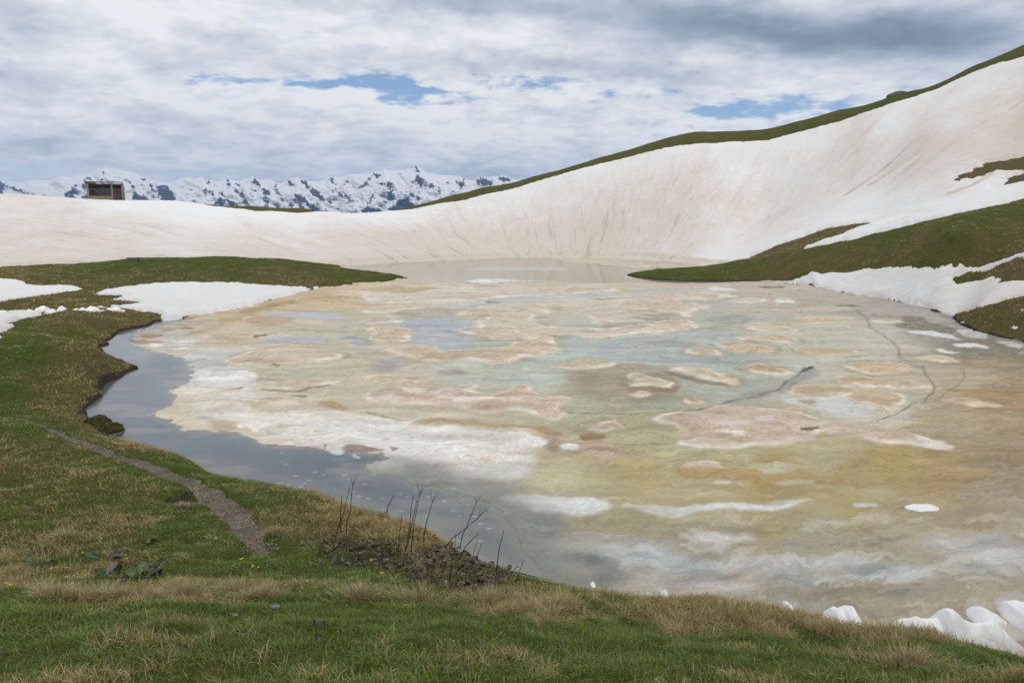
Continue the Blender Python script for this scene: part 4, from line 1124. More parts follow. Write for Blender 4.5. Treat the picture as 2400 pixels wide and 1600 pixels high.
skyg = skyg + .0006 * fbm(mcols * 260, mcols * 0 + 3.3, 4, 201)
NS = 150
sv = np.linspace(0, 1, NS)
MA, MS = np.meshgrid(mcols, sv)
g0 = -.045
MG = g0 + (skyg[None] - g0) * MS
rid = 1 - np.abs(fbm(MA * 26 + MG * 14, MG * 34 - MA * 3, 5, 211, .55)) * 2
rid2 = fbm(MA * 90, MG * 110, 4, 213, .6)
MYd = 8600 + 3100 * MS ** 1.1 - 560 * (rid - .5) * np.sin(np.pi * np.clip(MS, 0, 1)) ** .7 - 80 * rid2 * np.sin(np.pi * MS)
MX = MA * MYd
MZ = CAMZ + MG * MYd
ROCKS = [P('M1', p) for p in (
    [(-300, 260), (-100, 300), (0, 250), (20, 280), (70, 270), (60, 310), (180, 325), (260, 370), (360, 385), (350, 405), (270, 400), (180, 375), (100, 350), (30, 345), (40, 410), (0, 410), (-200, 400)],
    [(940, 195), (1000, 240), (920, 250), (970, 300), (980, 350), (930, 330), (905, 300)],
    [(850, 290), (800, 300), (770, 370), (700, 390), (720, 430), (760, 420), (765, 465), (980, 465), (960, 390), (930, 430), (830, 450), (810, 410), (850, 400), (830, 340), (890, 350), (830, 330)],
    [(1130, 155), (1175, 195), (1140, 175)], [(1115, 240), (1210, 235), (1190, 258), (1130, 255)], [(1355, 215), (1390, 240), (1385, 260), (1365, 250)],
    [(1430, 275), (1470, 300), (1500, 340), (1450, 350), (1435, 310)], [(1480, 360), (1530, 390), (1590, 420), (1640, 470), (1600, 500), (1470, 490), (1460, 410)],
    [(1635, 270), (1690, 290), (1700, 370), (1660, 370), (1640, 320)], [(1720, 300), (1850, 315), (1920, 390), (1935, 500), (1780, 490), (1740, 400)], [(1560, 230), (1600, 250), (1580, 275)], [(1670, 415), (1740, 470), (1690, 450)])]
ROCKS += [P('M2', p) for p in (
    [(150, 310), (200, 345), (280, 360), (230, 358)], [(350, 350), (390, 345), (380, 410)], [(410, 360), (460, 350), (465, 420), (430, 395)], [(540, 420), (600, 490), (560, 530), (490, 525), (510, 450)],
    [(520, 380), (580, 400), (740, 530), (660, 530), (620, 470)], [(320, 210), (370, 220), (440, 280), (480, 300), (420, 290), (360, 240)], [(610, 240), (650, 240), (660, 320), (630, 325)], [(660, 240), (780, 320), (720, 290)],
    [(700, 330), (780, 370), (840, 440), (890, 535), (820, 520), (780, 440), (710, 380)], [(910, 225), (960, 240), (1000, 310), (950, 320), (890, 270)], [(890, 345), (960, 350), (940, 395)],
    [(1010, 335), (1070, 350), (1100, 410), (1050, 420), (1090, 530), (1040, 530), (1030, 430)], [(1120, 300), (1160, 290), (1220, 415), (1180, 400), (1130, 330)], [(1270, 280), (1310, 235), (1360, 300), (1290, 305)],
    [(1410, 235), (1500, 270), (1620, 360), (1730, 470), (1780, 505), (1700, 490), (1600, 430), (1500, 340)], [(1370, 390), (1440, 410), (1520, 490), (1650, 570), (1560, 570), (1450, 490), (1360, 430)],
    [(1310, 470), (1360, 520), (1310, 550)], [(1350, 430), (1500, 565), (1440, 560)], [(1790, 200), (1825, 300), (1750, 240)], [(1960, 185), (1970, 260), (1920, 295), (1940, 240)],
    [(1850, 370), (1920, 400), (1990, 420), (1985, 480), (1910, 430), (1850, 410)], [(2060, 430), (2110, 440), (2080, 465)])]
ROCKS += [P('M3', p) for p in (
    [(335, 180), (370, 160), (440, 190), (400, 245), (370, 210)], [(200, 320), (300, 230), (330, 210), (300, 290), (240, 330)], [(420, 290), (540, 250), (580, 290), (530, 340), (480, 300)], [(640, 170), (690, 220), (660, 225)],
    [(780, 100), (830, 86), (870, 115), (840, 150)], [(850, 180), (920, 250), (880, 320), (830, 290), (810, 230)], [(930, 265), (1050, 310), (990, 330)], [(1060, 310), (1110, 350), (1060, 410), (1020, 405), (1070, 360)],
    [(720, 380), (770, 365), (870, 440), (850, 470), (760, 410)], [(840, 365), (900, 395), (850, 385)], [(390, 335), (290, 540), (420, 560), (330, 610), (245, 600), (300, 480)], [(500, 380), (560, 350), (600, 420), (560, 480), (520, 460)],
    [(500, 600), (600, 500), (690, 430), (740, 430), (800, 530), (640, 580)], [(1260, 270), (1350, 235), (1370, 270), (1330, 380), (1300, 300)], [(1120, 255), (1260, 290), (1150, 290)], [(180, 430), (220, 445), (200, 465)], [(470, 470), (520, 520), (480, 530)],
    [(0, 370), (100, 430), (90, 475), (20, 400)], [(1480, 230), (1560, 205), (1700, 290), (1600, 320), (1500, 290)], [(1700, 215), (1800, 200), (1880, 250), (1780, 290)])]
wa = MA + .0034 * fbm(MA * 150, MG * 150, 6, 221, .68); wg = MG + .0026 * fbm(MA * 150, MG * 150, 6, 222, .68)
rock = np.full(MA.shape, -1.0)
for p in ROCKS:
    pl = np.array([ag(*q_) for q_ in p])
    b = (MA > pl[:, 0].min() - .01) & (MA < pl[:, 0].max() + .01) & (MG > pl[:, 1].min() - .01) & (MG < pl[:, 1].max() + .01)
    if b.any(): rock[b] = np.maximum(rock[b], sdf_poly(wa[b], wg[b], pl))
mn = fbm(MA * 150 + MG * 95, MG * 150 - MA * 60, 6, 231, .70) * 1.25 + .3 * fbm(MA * 420 + MG * 200, MG * 300 - MA * 160, 4, 233, .6)
lowfac = sstep(.06, .0, MG)
rk = sstep(.02, .20, np.clip(rock / .0045, -1, 1) * .60 + mn + .10 * lowfac - .01)
outv = (MA < -.88) | (MA > .05)
rk = np.where(outv, sstep(.02, .25, fbm(MA * 60, MG * 70, 5, 241)), rk)
# back slope
BYd = np.stack([MYd[-1] + 900 * k for k in (1, 2.5, 4)]); BZ = np.stack([MZ[-1] - 420 * k for k in (1, 2.3, 3.4)])
MX = np.concatenate((MX, mcols[None] * BYd)); MYy = np.concatenate((MYd, BYd)); MZ = np.concatenate((MZ, BZ)); rk = np.concatenate((rk, np.full(BZ.shape, .3)))


def mat_mtn():
    m, nt, b = new_mat('snowy_rock')
    pos = wpos(nt)
    n = nt.noise(pos, .006, 6, .65)
    rockc = nt.ramp(n, [(.3, (.025, .026, .030)), (.7, (.075, .074, .076))])
    c = nt.mix(nt.mapr(nt.attr('rock'), .3, .7), (.88, .87, .86), rockc)
    nt.l.new(c, b.inputs['Base Color'])
    b.inputs['Roughness'].default_value = .85
    b.inputs['Specular IOR Level'].default_value = .1
    return m


o = sub_mesh('mountains', np.stack((MX, MYy, MZ), -1).reshape(-1, 3), grid_faces(*MX.shape), dict(rock=rk.ravel()), mat_mtn())
tag(o, 'distant snow-covered mountain range with bare blue-grey rock faces', 'mountains', kind='structure')
# valley floor out to the mountains
me = raw_mesh('valley', np.array([(-17000, 8000, -478), (17000, 8000, -478), (17000, 16500, -478), (-17000, 16500, -478)], float), [np.array([[0, 1, 2, 3]])])
o = link('valley', me, simple_mat('valley_floor', (.05, .07, .03), .95, .3, .001))
tag(o, 'valley floor hidden below the mountains', 'ground', kind='structure')

# ------------------------------------------------------------------ haze
bm = bmesh.new()
bmesh.ops.create_cube(bm, size=1)
for v in bm.verts:
    v.co = Vector((v.co.x * 36000, 0, v.co.z)); 
bm.free()
hx = [(-18000, -400), (18000, 17000)]
zb, zt = -482.0, 1000.0
vv = [(x, y_, z) for z in (zb, zt) for (x, y_) in ((-18000, -400), (18000, -400), (18000, 17000), (-18000, 17000))]
me = bpy.data.meshes.new('haze')
me.from_pydata(vv, [], [(3, 2, 1, 0), (4, 5, 6, 7), (0, 1, 5, 4), (1, 2, 6, 5), (2, 3, 7, 6), (3, 0, 4, 7)])
hz = bpy.data.materials.new('haze_air'); hz.use_nodes = True
nt = NT(hz.node_tree)
nt.n.remove(nt.n['Principled BSDF'])
pv = nt.node('ShaderNodeVolumePrincipled')
pv.inputs['Color'].default_value = (.36, .60, 1.0, 1)
pv.inputs['Density'].default_value = 4.2e-5
pv.inputs['Anisotropy'].default_value = .0
nt.l.new(pv.outputs[0], nt.n['Material Output'].inputs['Volume'])
o = link('haze', me, hz)
tag(o, 'thin bluish mountain haze', 'haze', kind='stuff')

# ------------------------------------------------------------------ sky
SUN_EL, SUN_AZ = R(58), R(118)      # azimuth clockwise from +Y
w = bpy.data.worlds.new('World'); sc.world = w; w.use_nodes = True
nt = NT(w.node_tree)
for n_ in list(nt.n): nt.n.remove(n_)
out = nt.node('ShaderNodeOutputWorld')
sky = nt.node('ShaderNodeTexSky', sky_type='NISHITA')
sky.sun_disc = False; sky.sun_elevation = SUN_EL; sky.sun_rotation = SUN_AZ; sky.altitude = 2700; sky.air_density = 1.0; sky.dust_density = .6
bg1 = nt.node('ShaderNodeBackground'); nt.l.new(sky.outputs[0], bg1.inputs[0]); bg1.inputs[1].default_value = .13
dirv = nt.node('ShaderNodeTexCoord').outputs['Generated']
sep = nt.node('ShaderNodeSeparateXYZ'); nt.l.new(dirv, sep.inputs[0])
dx, dy_, dz = sep.outputs
yy = nt.math('MAXIMUM', nt.math('ABSOLUTE', dy_), .05)
ga = nt.math('DIVIDE', dx, yy); gg = nt.math('DIVIDE', dz, yy)
zz = nt.math('ADD', nt.math('MAXIMUM', dz, 0), .20)
pcomb = nt.node('ShaderNodeCombineXYZ')
nt.l.new(nt.math('DIVIDE', dx, zz), pcomb.inputs[0]); nt.l.new(nt.math('DIVIDE', dy_, zz), pcomb.inputs[1])
pl_ = pcomb.outputs[0]
wc = nt.noise(pl_, 2.6, 5, .6, 0, 'Color')
sw = nt.node('ShaderNodeSeparateColor'); nt.l.new(wc, sw.inputs[0])
# angular coordinates, ruffled
gaw = nt.math('ADD', ga, nt.math('MULTIPLY', nt.math('SUBTRACT', sw.outputs[0], .5), .20))
ggw = nt.math('ADD', gg, nt.math('MULTIPLY', nt.math('SUBTRACT', sw.outputs[1], .5), .075))


def blob(u, v, ru, rv, tilt=0.):
    a0, g0_ = ag(u, v); s1, s2 = ru / 1600, rv / 1600
    p_ = nt.math('DIVIDE', nt.math('SUBTRACT', gaw, a0), s1)
    q1 = nt.math('SUBTRACT', ggw, g0_)
    if tilt: q1 = nt.math('SUBTRACT', q1, nt.math('MULTIPLY', nt.math('SUBTRACT', gaw, a0), tilt))
    q_ = nt.math('DIVIDE', q1, s2)
    r2 = nt.math('ADD', nt.math('MULTIPLY', p_, p_), nt.math('MULTIPLY', q_, q_))
    return nt.math('EXPONENT', nt.math('MULTIPLY', r2, -1))


def total(lst):
    t = None
    for b_ in lst:
        x = blob(*b_[:5]) if len(b_) > 5 else blob(*b_[:4])
        x = nt.math('MULTIPLY', x, b_[-1])
        t = x if t is None else nt.math('ADD', t, x)
    return t


gap = total([(870, 205, 150, 34, -.08, .80), (1010, 222, 130, 24, -.05, .6), (1240, 197, 110, 20, -.05, .68), (560, 196, 120, 16, .03, .62), (1400, 235, 110, 28, 0, .58), (1620, 215, 120, 18, 0, .4), (1800, 252, 250, 30, .10, .82), (1640, 270, 100, 14, 0, .45), (60, 402, 150, 20, 0, .7), (420, 412, 170, 12, 0, .5), (830, 400, 140, 14, 0, .45), (720, 205, 80, 10, 0, .5)])
dark = total([(1700, 62, 420, 58, -.04, 1.15), (2150, 95, 300, 60, 0, .7), (2350, 60, 260, 90, 0, .4), (1080, 5, 300, 30, 0, .6), (60, 190, 160, 26, 0, .35), (380, 185, 70, 16, 0, .3), (400, 290, 150, 34, -.1, .42), (520, 330, 110, 26, -.2, .32), (130, 335, 130, 24, 0, .42), (1120, 150, 240, 20, -.04, .4), (1500, 175, 260, 18, -.05, .45), (870, 355, 80, 24, -.3, .35), (60, 70, 120, 60, 0, .3), (600, 140, 250, 30, 0, .25), (1050, 400, 200, 14, 0, .3), (1250, 350, 200, 25, 0, .25)])
lite = total([(120, 260, 120, 26, -.3, .5), (700, 230, 350, 26, 0, .35), (1300, 310, 280, 40, 0, .4), (1750, 140, 180, 16, -.05, .5), (1100, 60, 260, 30, -.1, .35), (1800, 275, 130, 18, .1, .6), (450, 60, 350, 50, 0, .25), (600, 355, 130, 20, -.1, .35), (1380, 90, 200, 30, 0, .3), (560, 310, 620, 60, 0, .38), (1300, 340, 420, 50, 0, .3)])
n_big = nt.noise(pl_, 1.4, 5, .58, .3)
n_mid = nt.noise(pl_, 4.2, 6, .60, .35)
n_puf = nt.noise(pl_, 10., 7, .64, .2)
cover = nt.math('SUBTRACT', nt.math('ADD', nt.math('MULTIPLY', nt.math('SUBTRACT', n_mid, .5), 1.5), nt.math('MULTIPLY', nt.math('SUBTRACT', n_puf, .5), 2.0)), nt.math('MULTIPLY', gap, 1.12))
cover = nt.mapr(cover, -1.02, -.42)
sh_ = nt.math('ADD', nt.math('MULTIPLY', nt.math('SUBTRACT', n_big, .5), 1.0), nt.math('MULTIPLY', nt.math('SUBTRACT', n_mid, .5), 1.0))
sh_ = nt.math('ADD', sh_, nt.math('MULTIPLY', nt.math('SUBTRACT', n_puf, .5), .85))
calm_ = nt.math('SUBTRACT', 1., nt.math('MULTIPLY', dark, .62), clamp=True)
sh_ = nt.math('ADD', nt.math('MULTIPLY', sh_, calm_), .845)
sh_ = nt.math('SUBTRACT', sh_, nt.math('MULTIPLY', dark, .60))
sh_ = nt.math('ADD', sh_, nt.math('MULTIPLY', lite, .22), clamp=True)
ccol = nt.ramp(sh_, [(0, (.19, .235, .30)), (.3, (.40, .46, .555)), (.6, (.635, .68, .745)), (.85, (.81, .84, .88)), (1, (.93, .94, .95))])
bg2 = nt.node('ShaderNodeBackground'); nt.l.new(ccol, bg2.inputs[0]); bg2.inputs[1].default_value = 1.0
mx = nt.node('ShaderNodeMixShader')
nt.l.new(cover, mx.inputs[0]); nt.l.new(bg1.outputs[0], mx.inputs[1]); nt.l.new(bg2.outputs[0], mx.inputs[2])
nt.l.new(mx.outputs[0], out.inputs[0])

sd_ = bpy.data.lights.new('sun', 'SUN'); sd_.energy = 0.9; sd_.angle = R(14); sd_.color = (1, .96, .9)
so = bpy.data.objects.new('sun', sd_); COL.objects.link(so)
sdir = Vector((math.sin(SUN_AZ) * math.cos(SUN_EL), math.cos(SUN_AZ) * math.cos(SUN_EL), math.sin(SUN_EL)))
so.rotation_euler = (-sdir).to_track_quat('-Z', 'Y').to_euler()
so.location = sdir * 50
w.cycles.sampling_method = 'MANUAL'
w.cycles.sample_map_resolution = 512

# ------------------------------------------------------------------ growing things
def mat_blade():
    m, nt, b = new_mat('grass_blade')
    c = nt.attr('col', 'Color')
    nt.l.new(c, b.inputs['Base Color'])
    b.inputs['Roughness'].default_value = .8
    b.inputs['Specular IOR Level'].default_value = .05
    tr = nt.node('ShaderNodeBsdfTranslucent'); nt.l.new(c, tr.inputs[0])
    ms = nt.node('ShaderNodeMixShader'); ms.inputs[0].default_value = .3
    nt.l.new(b.outputs[0], ms.inputs[1]); nt.l.new(tr.outputs[0], ms.inputs[2])
    nt.l.new(ms.outputs[0], nt.n['Material Output'].inputs[0])
    return m


M_BLADE = mat_blade()


def blades(root, h, wd, az, lean, curl, col, rng):
    """tapered bent blades; returns verts, quads, tris, colours"""
    n = len(root)
    d = np.stack((np.cos(az), np.sin(az), np.zeros(n)), -1)
    sd = np.stack((-np.sin(az), np.cos(az), np.zeros(n)), -1)
    tw = rng.uniform(-1.2, 1.2, n)
    sd = sd * np.cos(tw)[:, None] + d * np.sin(tw)[:, None]
    up = np.array((0, 0, 1.))
    m1 = root + d * (np.sin(lean) * h * .5)[:, None] + up * (np.cos(lean) * h * .5)[:, None]
    l2 = lean + curl
    tip = m1 + d * (np.sin(l2) * h * .5)[:, None] + up * (np.cos(l2) * h * .5)[:, None]
    hw = (wd / 2)[:, None]
    Vv = np.stack((root - sd * hw - up * .01, root + sd * hw - up * .01, m1 + sd * hw * .8, m1 - sd * hw * .8, tip), 1).reshape(-1, 3)
    i = np.arange(n) * 5
    Q = np.stack((i, i + 1, i + 2, i + 3), -1); Tt = np.stack((i + 3, i + 2, i + 4), -1)
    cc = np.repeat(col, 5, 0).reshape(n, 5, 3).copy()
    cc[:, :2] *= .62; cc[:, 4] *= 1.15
    return Vv, Q, Tt, cc.reshape(-1, 3)


def blade_obj(name, parts):
    Vv, Q, Tt, cc = parts
    me = raw_mesh(name, Vv, [Q, Tt], smooth=False)
    set_attr(me, 'col', cc)
    return link(name, me, M_BLADE)


dist = np.sqrt(GX ** 2 + GY ** 2 + (GZ - CAMZ) ** 2)
dens = np.minimum(14000, 3.4e5 / dist ** 2) * sstep(100, 60, dist)
area = np.zeros_like(GX)
area[:-1, :-1] = (GA[:-1, 1:] - GA[:-1, :-1]) * GY[:-1, :-1] * (GY[1:, :-1] - GY[:-1, :-1])
wgt = area * dens * (GY > 1.4) * (np.abs(GA) < .95 + .55 * sstep(9, 2.5, GY)) * (GD < -.06) * (SNOWM < .03) * np.where(GY < 26, np.maximum(.07, sstep(-.06, .10, pedge + .06 * fbm(GX * 6, GY * 6, 2, 44))), 1) * (1 - .8 * dirt)
wgt *= .28 + 1.05 * sstep(-.28, .15, fbm(GX * 3.5, GY * 3.5, 3, 45))
wf = wgt.ravel(); cum = np.cumsum(wf)
NB = int(min(cum[-1], 620000))
print('blades', NB, cum[-1])
pick = np.searchsorted(cum, RNG.uniform(0, cum[-1], NB))
pi, pj = np.unravel_index(np.minimum(pick, wf.size - 1), GX.shape)
pj = np.minimum(pj, len(cols) - 2); pi = np.minimum(pi, len(rows) - 2)
aa = cols[pj] + (cols[pj + 1] - cols[pj]) * RNG.random(NB)
yy_ = rows[pi] + (rows[pi + 1] - rows[pi]) * RNG.random(NB)
xx_ = aa * yy_
root = np.stack((xx_, yy_, gheight(xx_, yy_)), -1)
bd = dist[pi, pj]; bdry = dry[pi, pj]
patch = fbm(xx_ * 1.1, yy_ * 1.1, 4, 301); patch2 = fbm(xx_ * 4.5, yy_ * 4.5, 3, 302)
fp = fbm(xx_ * .42, yy_ * .42, 4, 305); fp2 = fbm(xx_ * .95, yy_ * .95, 4, 306)
fw_ = sstep(9, 30, bd)
patch = patch * (1 - .6 * fw_) + 1.1 * fp * fw_; patch2 = patch2 * (1 - .6 * fw_) + fp2 * fw_
pdry = np.clip(bdry - .06 + .9 * patch + .5 * patch2, .03, .97)
isdry = RNG.random(NB) < sstep(.12, .88, pdry)
hgt = np.where(isdry, RNG.uniform(.03, .085, NB) * (.55 + .8 * bdry), RNG.uniform(.014, .040, NB)) * (1 + .025 * np.minimum(bd, 20)) * (1 + .5 * patch2)
hgt = np.clip(hgt, .018, .16)
wd = np.maximum(.0026, .00062 * bd) * RNG.uniform(.8, 1.6, NB)
az = RNG.uniform(0, 2 * math.pi, NB)
lean = np.where(isdry, RNG.uniform(.3, 1.25, NB), RNG.uniform(.1, 1.15, NB)); curl = RNG.uniform(0, .8, NB)
gcol = np.array([.125, .190, .030])[None] * (1 + .5 * patch[:, None]) + RNG.uniform(0, 1, NB)[:, None] * np.array([.11, .10, .03])
pale = RNG.random(NB) < .2
gcol = np.where(pale[:, None], np.array([.27, .31, .19]) * RNG.uniform(.7, 1.2, NB)[:, None], gcol)
scol = np.array([.24, .185, .085])[None] + RNG.uniform(0, 1, NB)[:, None] ** 1.5 * np.array([.34, .285, .16])
bcol = np.where(isdry[:, None], scol, gcol) * np.clip(1 + (.25 + .7 * fw_) * fp2 + .35 * patch2 * (1 - fw_), .35, 1.7)[:, None]
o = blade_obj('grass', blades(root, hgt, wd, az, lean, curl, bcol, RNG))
tag(o, 'short alpine grass, green and straw-coloured, on the near bank', 'grass', kind='stuff')

# --- dry tussocks
TUFT = [('R5', 430, 335, .15, 'straw tussock at the left end of the row along the terrace edge'), ('R5', 630, 345, .11, 'small straw tussock, second from the left along the terrace edge'), ('R5', 830, 345, .15, 'wide straw tussock just below the lower broad-leaved plant'),
        ('R5', 960, 350, .13, 'straw tussock right of the wide one below the broad-leaved plant'), ('R5', 1255, 358, .11, 'low straw tussock below the heap of twigs on the terrace edge'), ('R5', 1470, 330, .18, 'tall pale tussock on the terrace edge left of the grassy dip'),
        ('R5', 1880, 312, .17, 'broad pale tussock standing in bright green grass below the path end'), ('R5', 2090, 328, .12, 'lower straw tussock right beside the broad pale one below the path end'),
        ('R3', 830, 1150, .17, 'single straw tussock with long upright spikes below the dead stalks'), ('R3', 1290, 1185, .19, 'bushy straw tussock below the middle of the dead stalks'), ('R3', 1830, 1210, .21, 'largest straw tussock, below the right end of the dead stalks'),
        ('R3', 2290, 1245, .14, 'straw tussock right of the largest one, near the bank brow'), ('R3', 80, 1115, .12, 'small straw tussock left of the brown leaf litter'), ('R3', 180, 645, .16, 'straw tussock at the right edge of the gravel path'),
        ('R1', 1400, 1850, .14, 'x')]
TUFT = [t for t in TUFT if t[4] != 'x'] + [('R2', 1700, 900, .12, 'straw tussock beside the dark hollow at the path'), ('R2', 620, 1190, .18, 'flattened straw clump above the upper broad-leaved plant'), ('R2', 180, 1510, .14, 'straw clump near the left picture edge'),
                                           ('R6', 1290, 830, .16, 'spiky straw tussock below the long snow ridge on the brow'), ('R6', 620, 520, .16, 'straw tussock below the two-humped snow lump on the brow'), ('C4', 220, 1230, .17, 'straw tussock at the right of the bank brow nearest the murky ice')]
for c, x, y_, r_, lab in TUFT:
    q_ = hits(P(c, [(x, y_)]))[0]
    n = int(240 + 1200 * r_)
    rr = np.minimum(np.abs(RNG.normal(0, .5, n)), 1.25) * r_ * .9; an = RNG.uniform(0, 2 * math.pi, n)
    k_ = max(1., q_[1] / 6)
    bxx = q_[0] + rr * np.cos(an) * 1.5; byy = q_[1] + rr * np.sin(an) * .8
    rt = np.stack((bxx, byy, gheight(bxx, byy)), -1)
    c_ = np.array([.27, .215, .12])[None] + RNG.random(n)[:, None] * np.array([.36, .31, .20])
    p_ = blades(rt - q_[None], RNG.uniform(.55, 1.1, n) * r_ * .85, np.full(n, .0028 * k_) * RNG.uniform(.7, 1.3, n), an + RNG.normal(0, .5, n), np.clip(rr / r_ * .8 + RNG.uniform(-.1, .5, n), .05, 1.3), RNG.uniform(.1, .7, n), c_, RNG)
    o = blade_obj('dry_grass_tussock', p_); o.location = q_
    tag(o, lab, 'grass tussock', 'dry grass tussocks on the near bank')


# --- tubes
def tube(bm, pts, rad, n=5):
    pts = [Vector(p) for p in pts]
    rings = []
    for i, p in enumerate(pts):
        t = (pts[min(i + 1, len(pts) - 1)] - pts[max(i - 1, 0)]).normalized()
        a = t.orthogonal().normalized(); b = t.cross(a)
        r = rad[i] if hasattr(rad, '__len__') else rad
        rings.append([bm.verts.new(p + (a * math.cos(2 * math.pi * k / n) + b * math.sin(2 * math.pi * k / n)) * r) for k in range(n)])
    for r0, r1 in zip(rings[:-1], rings[1:]):
        for k in range(n):
            bm.faces.new((r0[k], r0[(k + 1) % n], r1[(k + 1) % n], r1[k]))
    bm.faces.new(rings[0][::-1]); bm.faces.new(rings[-1])


def bm_obj(name, bm, mat, parent=None, smooth=True):
    me = bpy.data.meshes.new(name)
    bm.to_mesh(me); bm.free()
    for p in me.polygons: p.use_smooth = smooth
    return link(name, me, mat, parent)


M_STALK = simple_mat('dead_stalk', (.045, .034, .027), .8, .4, 30)
M_STRAW = simple_mat('pale_stem', (.30, .24, .15), .8, .3, 30)
STALKS = [([(708, 660), (715, 560), (745, 450), (752, 330), (768, 225)], 'tallest dead stalk, at the left end of the group, with a forked tip', 1),
          ([(620, 660), (660, 560), (690, 480), (712, 370), (742, 275)], 'leaning dead stalk crossing behind the tallest one', 0),
          ([(662, 640), (665, 550), (668, 450), (677, 330)], 'upright dead stalk just left of the tallest one', 0),
          ([(985, 735), (1000, 570)], 'short straw-pale stalk between the left and middle dead stalks', 2),
          ([(1000, 490), (1040, 420), (1082, 342)], 'thin stalk leaning right over the water left of the middle group', 0),
          ([(1115, 850), (1122, 750), (1130, 650), (1150, 490)], 'straight dead stalk left of the bent one in the middle group', 0),
          ([(1165, 810), (1190, 700), (1214, 560), (1222, 440), (1236, 345), (1272, 388)], 'broken dead stalk with its tip folded over, in the middle group', 0),
          ([(1215, 850), (1228, 700), (1245, 560), (1270, 420), (1296, 298)], 'tallest stalk of the middle group, right of the folded one', 1),
          ([(1185, 760), (1210, 640), (1235, 530), (1265, 382)], 'stalk of the middle group standing between the folded one and the tallest', 0),
          ([(1305, 740), (1325, 640), (1340, 560), (1370, 450), (1402, 355)], 'slightly curved stalk standing alone right of the middle group', 1),
          ([(1450, 780), (1540, 680), (1660, 590), (1730, 530), (1782, 478)], 'dead stalk leaning far to the right over the water', 1),
          ([(1590, 740), (1625, 650), (1660, 580), (1700, 480), (1742, 378)], 'tall stalk crossing behind the far-leaning one', 1),
          ([(1515, 1020), (1545, 880), (1565, 760), (1572, 640)], 'thin upright stalk below the crossing pair', 0),
          ([(1580, 850), (1650, 740), (1700, 685), (1757, 633)], 'reddish thin stalk leaning right below the crossing pair', 0),
          ([(1640, 1085), (1660, 950), (1695, 860), (1737, 703)], 'thick dark stalk at the front of the right group', 0),
          ([(1670, 980), (1700, 890), (1750, 790), (1782, 700)], 'dark stalk just behind the thick front one', 0),
          ([(1890, 990), (1900, 870), (1915, 760), (1932, 690), (1952, 608)], 'tall wavy stalk standing alone at the right of the group', 0),
          ([(1970, 1000), (2010, 950), (2062, 888), (2058, 900)], 'short stalk leaning right near the right end of the litter', 0),
          ([(2040, 1080), (2060, 980), (2080, 920), (2107, 848)], 'thin stalk at the far right end of the dead stalks', 0),
          ([(1000, 960), (996, 860), (1002, 770)], 'short dark stump of a stalk in the middle of the litter', 0),
          ([(1325, 870), (1350, 790), (1412, 718)], 'short leaning stalk between the middle group and the crossing pair', 0),
          ([(503, 790), (500, 716)], 'short stump at the left end of the leaf litter', 0),
          ([(1385, 1050), (1380, 960)], 'short stump at the near edge of the leaf litter', 0)]
for pts, lab, kind in STALKS:
    q0 = hits(P('R3', [pts[0]]))[0]
    Yb = q0[1]
    lean_y = random.uniform(-.06, .12)
    w3 = []
    for i, p_ in enumerate(P('R3', pts)):
        f = i / max(len(pts) - 1, 1)
        w3.append(atY(*p_, Yb + lean_y * f) - q0)
    w3[0] = np.array((0, 0, -.03))
    bm = bmesh.new()
    r0 = .0052 * Yb / 6.5
    tube(bm, w3, [r0 * (1 - .55 * i / len(w3)) for i in range(len(w3))])
    if kind == 1:
        tp = Vector(w3[-1]); pr = Vector(w3[-2])
        dd = (tp - pr).normalized()
        for s_ in (-1, 1, .3):
            tube(bm, [tp - dd * .06, tp + dd * .02 + Vector((s_ * .035, .01, .02)), tp + dd * .05 + Vector((s_ * .05, .0, .05))], [r0 * .45, r0 * .35, r0 * .2], 4)
    for k_ in range(1, len(w3) - 1):
        if random.random() < .5:
            b_ = Vector(w3[k_]); bmesh.ops.create_icosphere(bm, subdivisions=1, radius=r0 * 1.5, matrix=__import__('mathutils').Matrix.Translation(b_))
    o = bm_obj('dead_stalk', bm, M_STRAW if kind == 2 else M_STALK)
    o.location = q0
    tag(o, lab, 'dead stalk', 'dead flower stalks on the near bank')

# --- broad leaves
def leaf_bm(L=.16, W=.11, cup=.03, droop=.5, seed=0, pet=.06):
    rg = random.Random(seed)
    bm = bmesh.new()
    nu, nv = 8, 7
    vs = []
    for i in range(nu):
        t = i / (nu - 1)
        hw_ = W * .5 * (math.sin(math.pi * min(1, t * .93 + .07)) ** .6) * (1 + .06 * rg.uniform(-1, 1))
        ang = droop * t
        row = []
        for j in range(nv):
            s_ = (j / (nv - 1) - .5) * 2
            xl = pet + L * t * math.cos(ang * .7)
            zl_ = pet * .8 + L * t * (.5 - ang * .8) + cup * abs(s_) ** 1.5 + .008 * rg.uniform(-1, 1) + .006 * math.sin(s_ * 9)
            row.append(bm.verts.new((xl, hw_ * s_, zl_)))
        vs.append(row)
    for i in range(nu - 1):
        for j in range(nv - 1):
            bm.faces.new((vs[i][j], vs[i + 1][j], vs[i + 1][j + 1], vs[i][j + 1]))
    tube(bm, [(0, 0, -.02), (pet * .5, 0, pet * .5), (pet, 0, pet * .8)], .004, 5)
    return bm


def mat_leaf(name, a, b_):
    m, nt, b = new_mat(name)
    tc = nt.node('ShaderNodeTexCoord').outputs['Object']
    n = nt.noise(tc, 14, 5, .65)
    oi = nt.node('ShaderNodeObjectInfo')
    f = nt.math('ADD', nt.math('MULTIPLY', n, .8), nt.math('MULTIPLY', nt.math('SUBTRACT', oi.outputs['Random'], .5), .5))
    nt.l.new(nt.ramp(f, [(.2, a), (.65, b_)]), b.inputs['Base Color'])
    b.inputs['Roughness'].default_value = .5
    nt.l.new(nt.bump(nt.noise(tc, 40, 3, .5), .4, .004), b.inputs['Normal'])
    return m


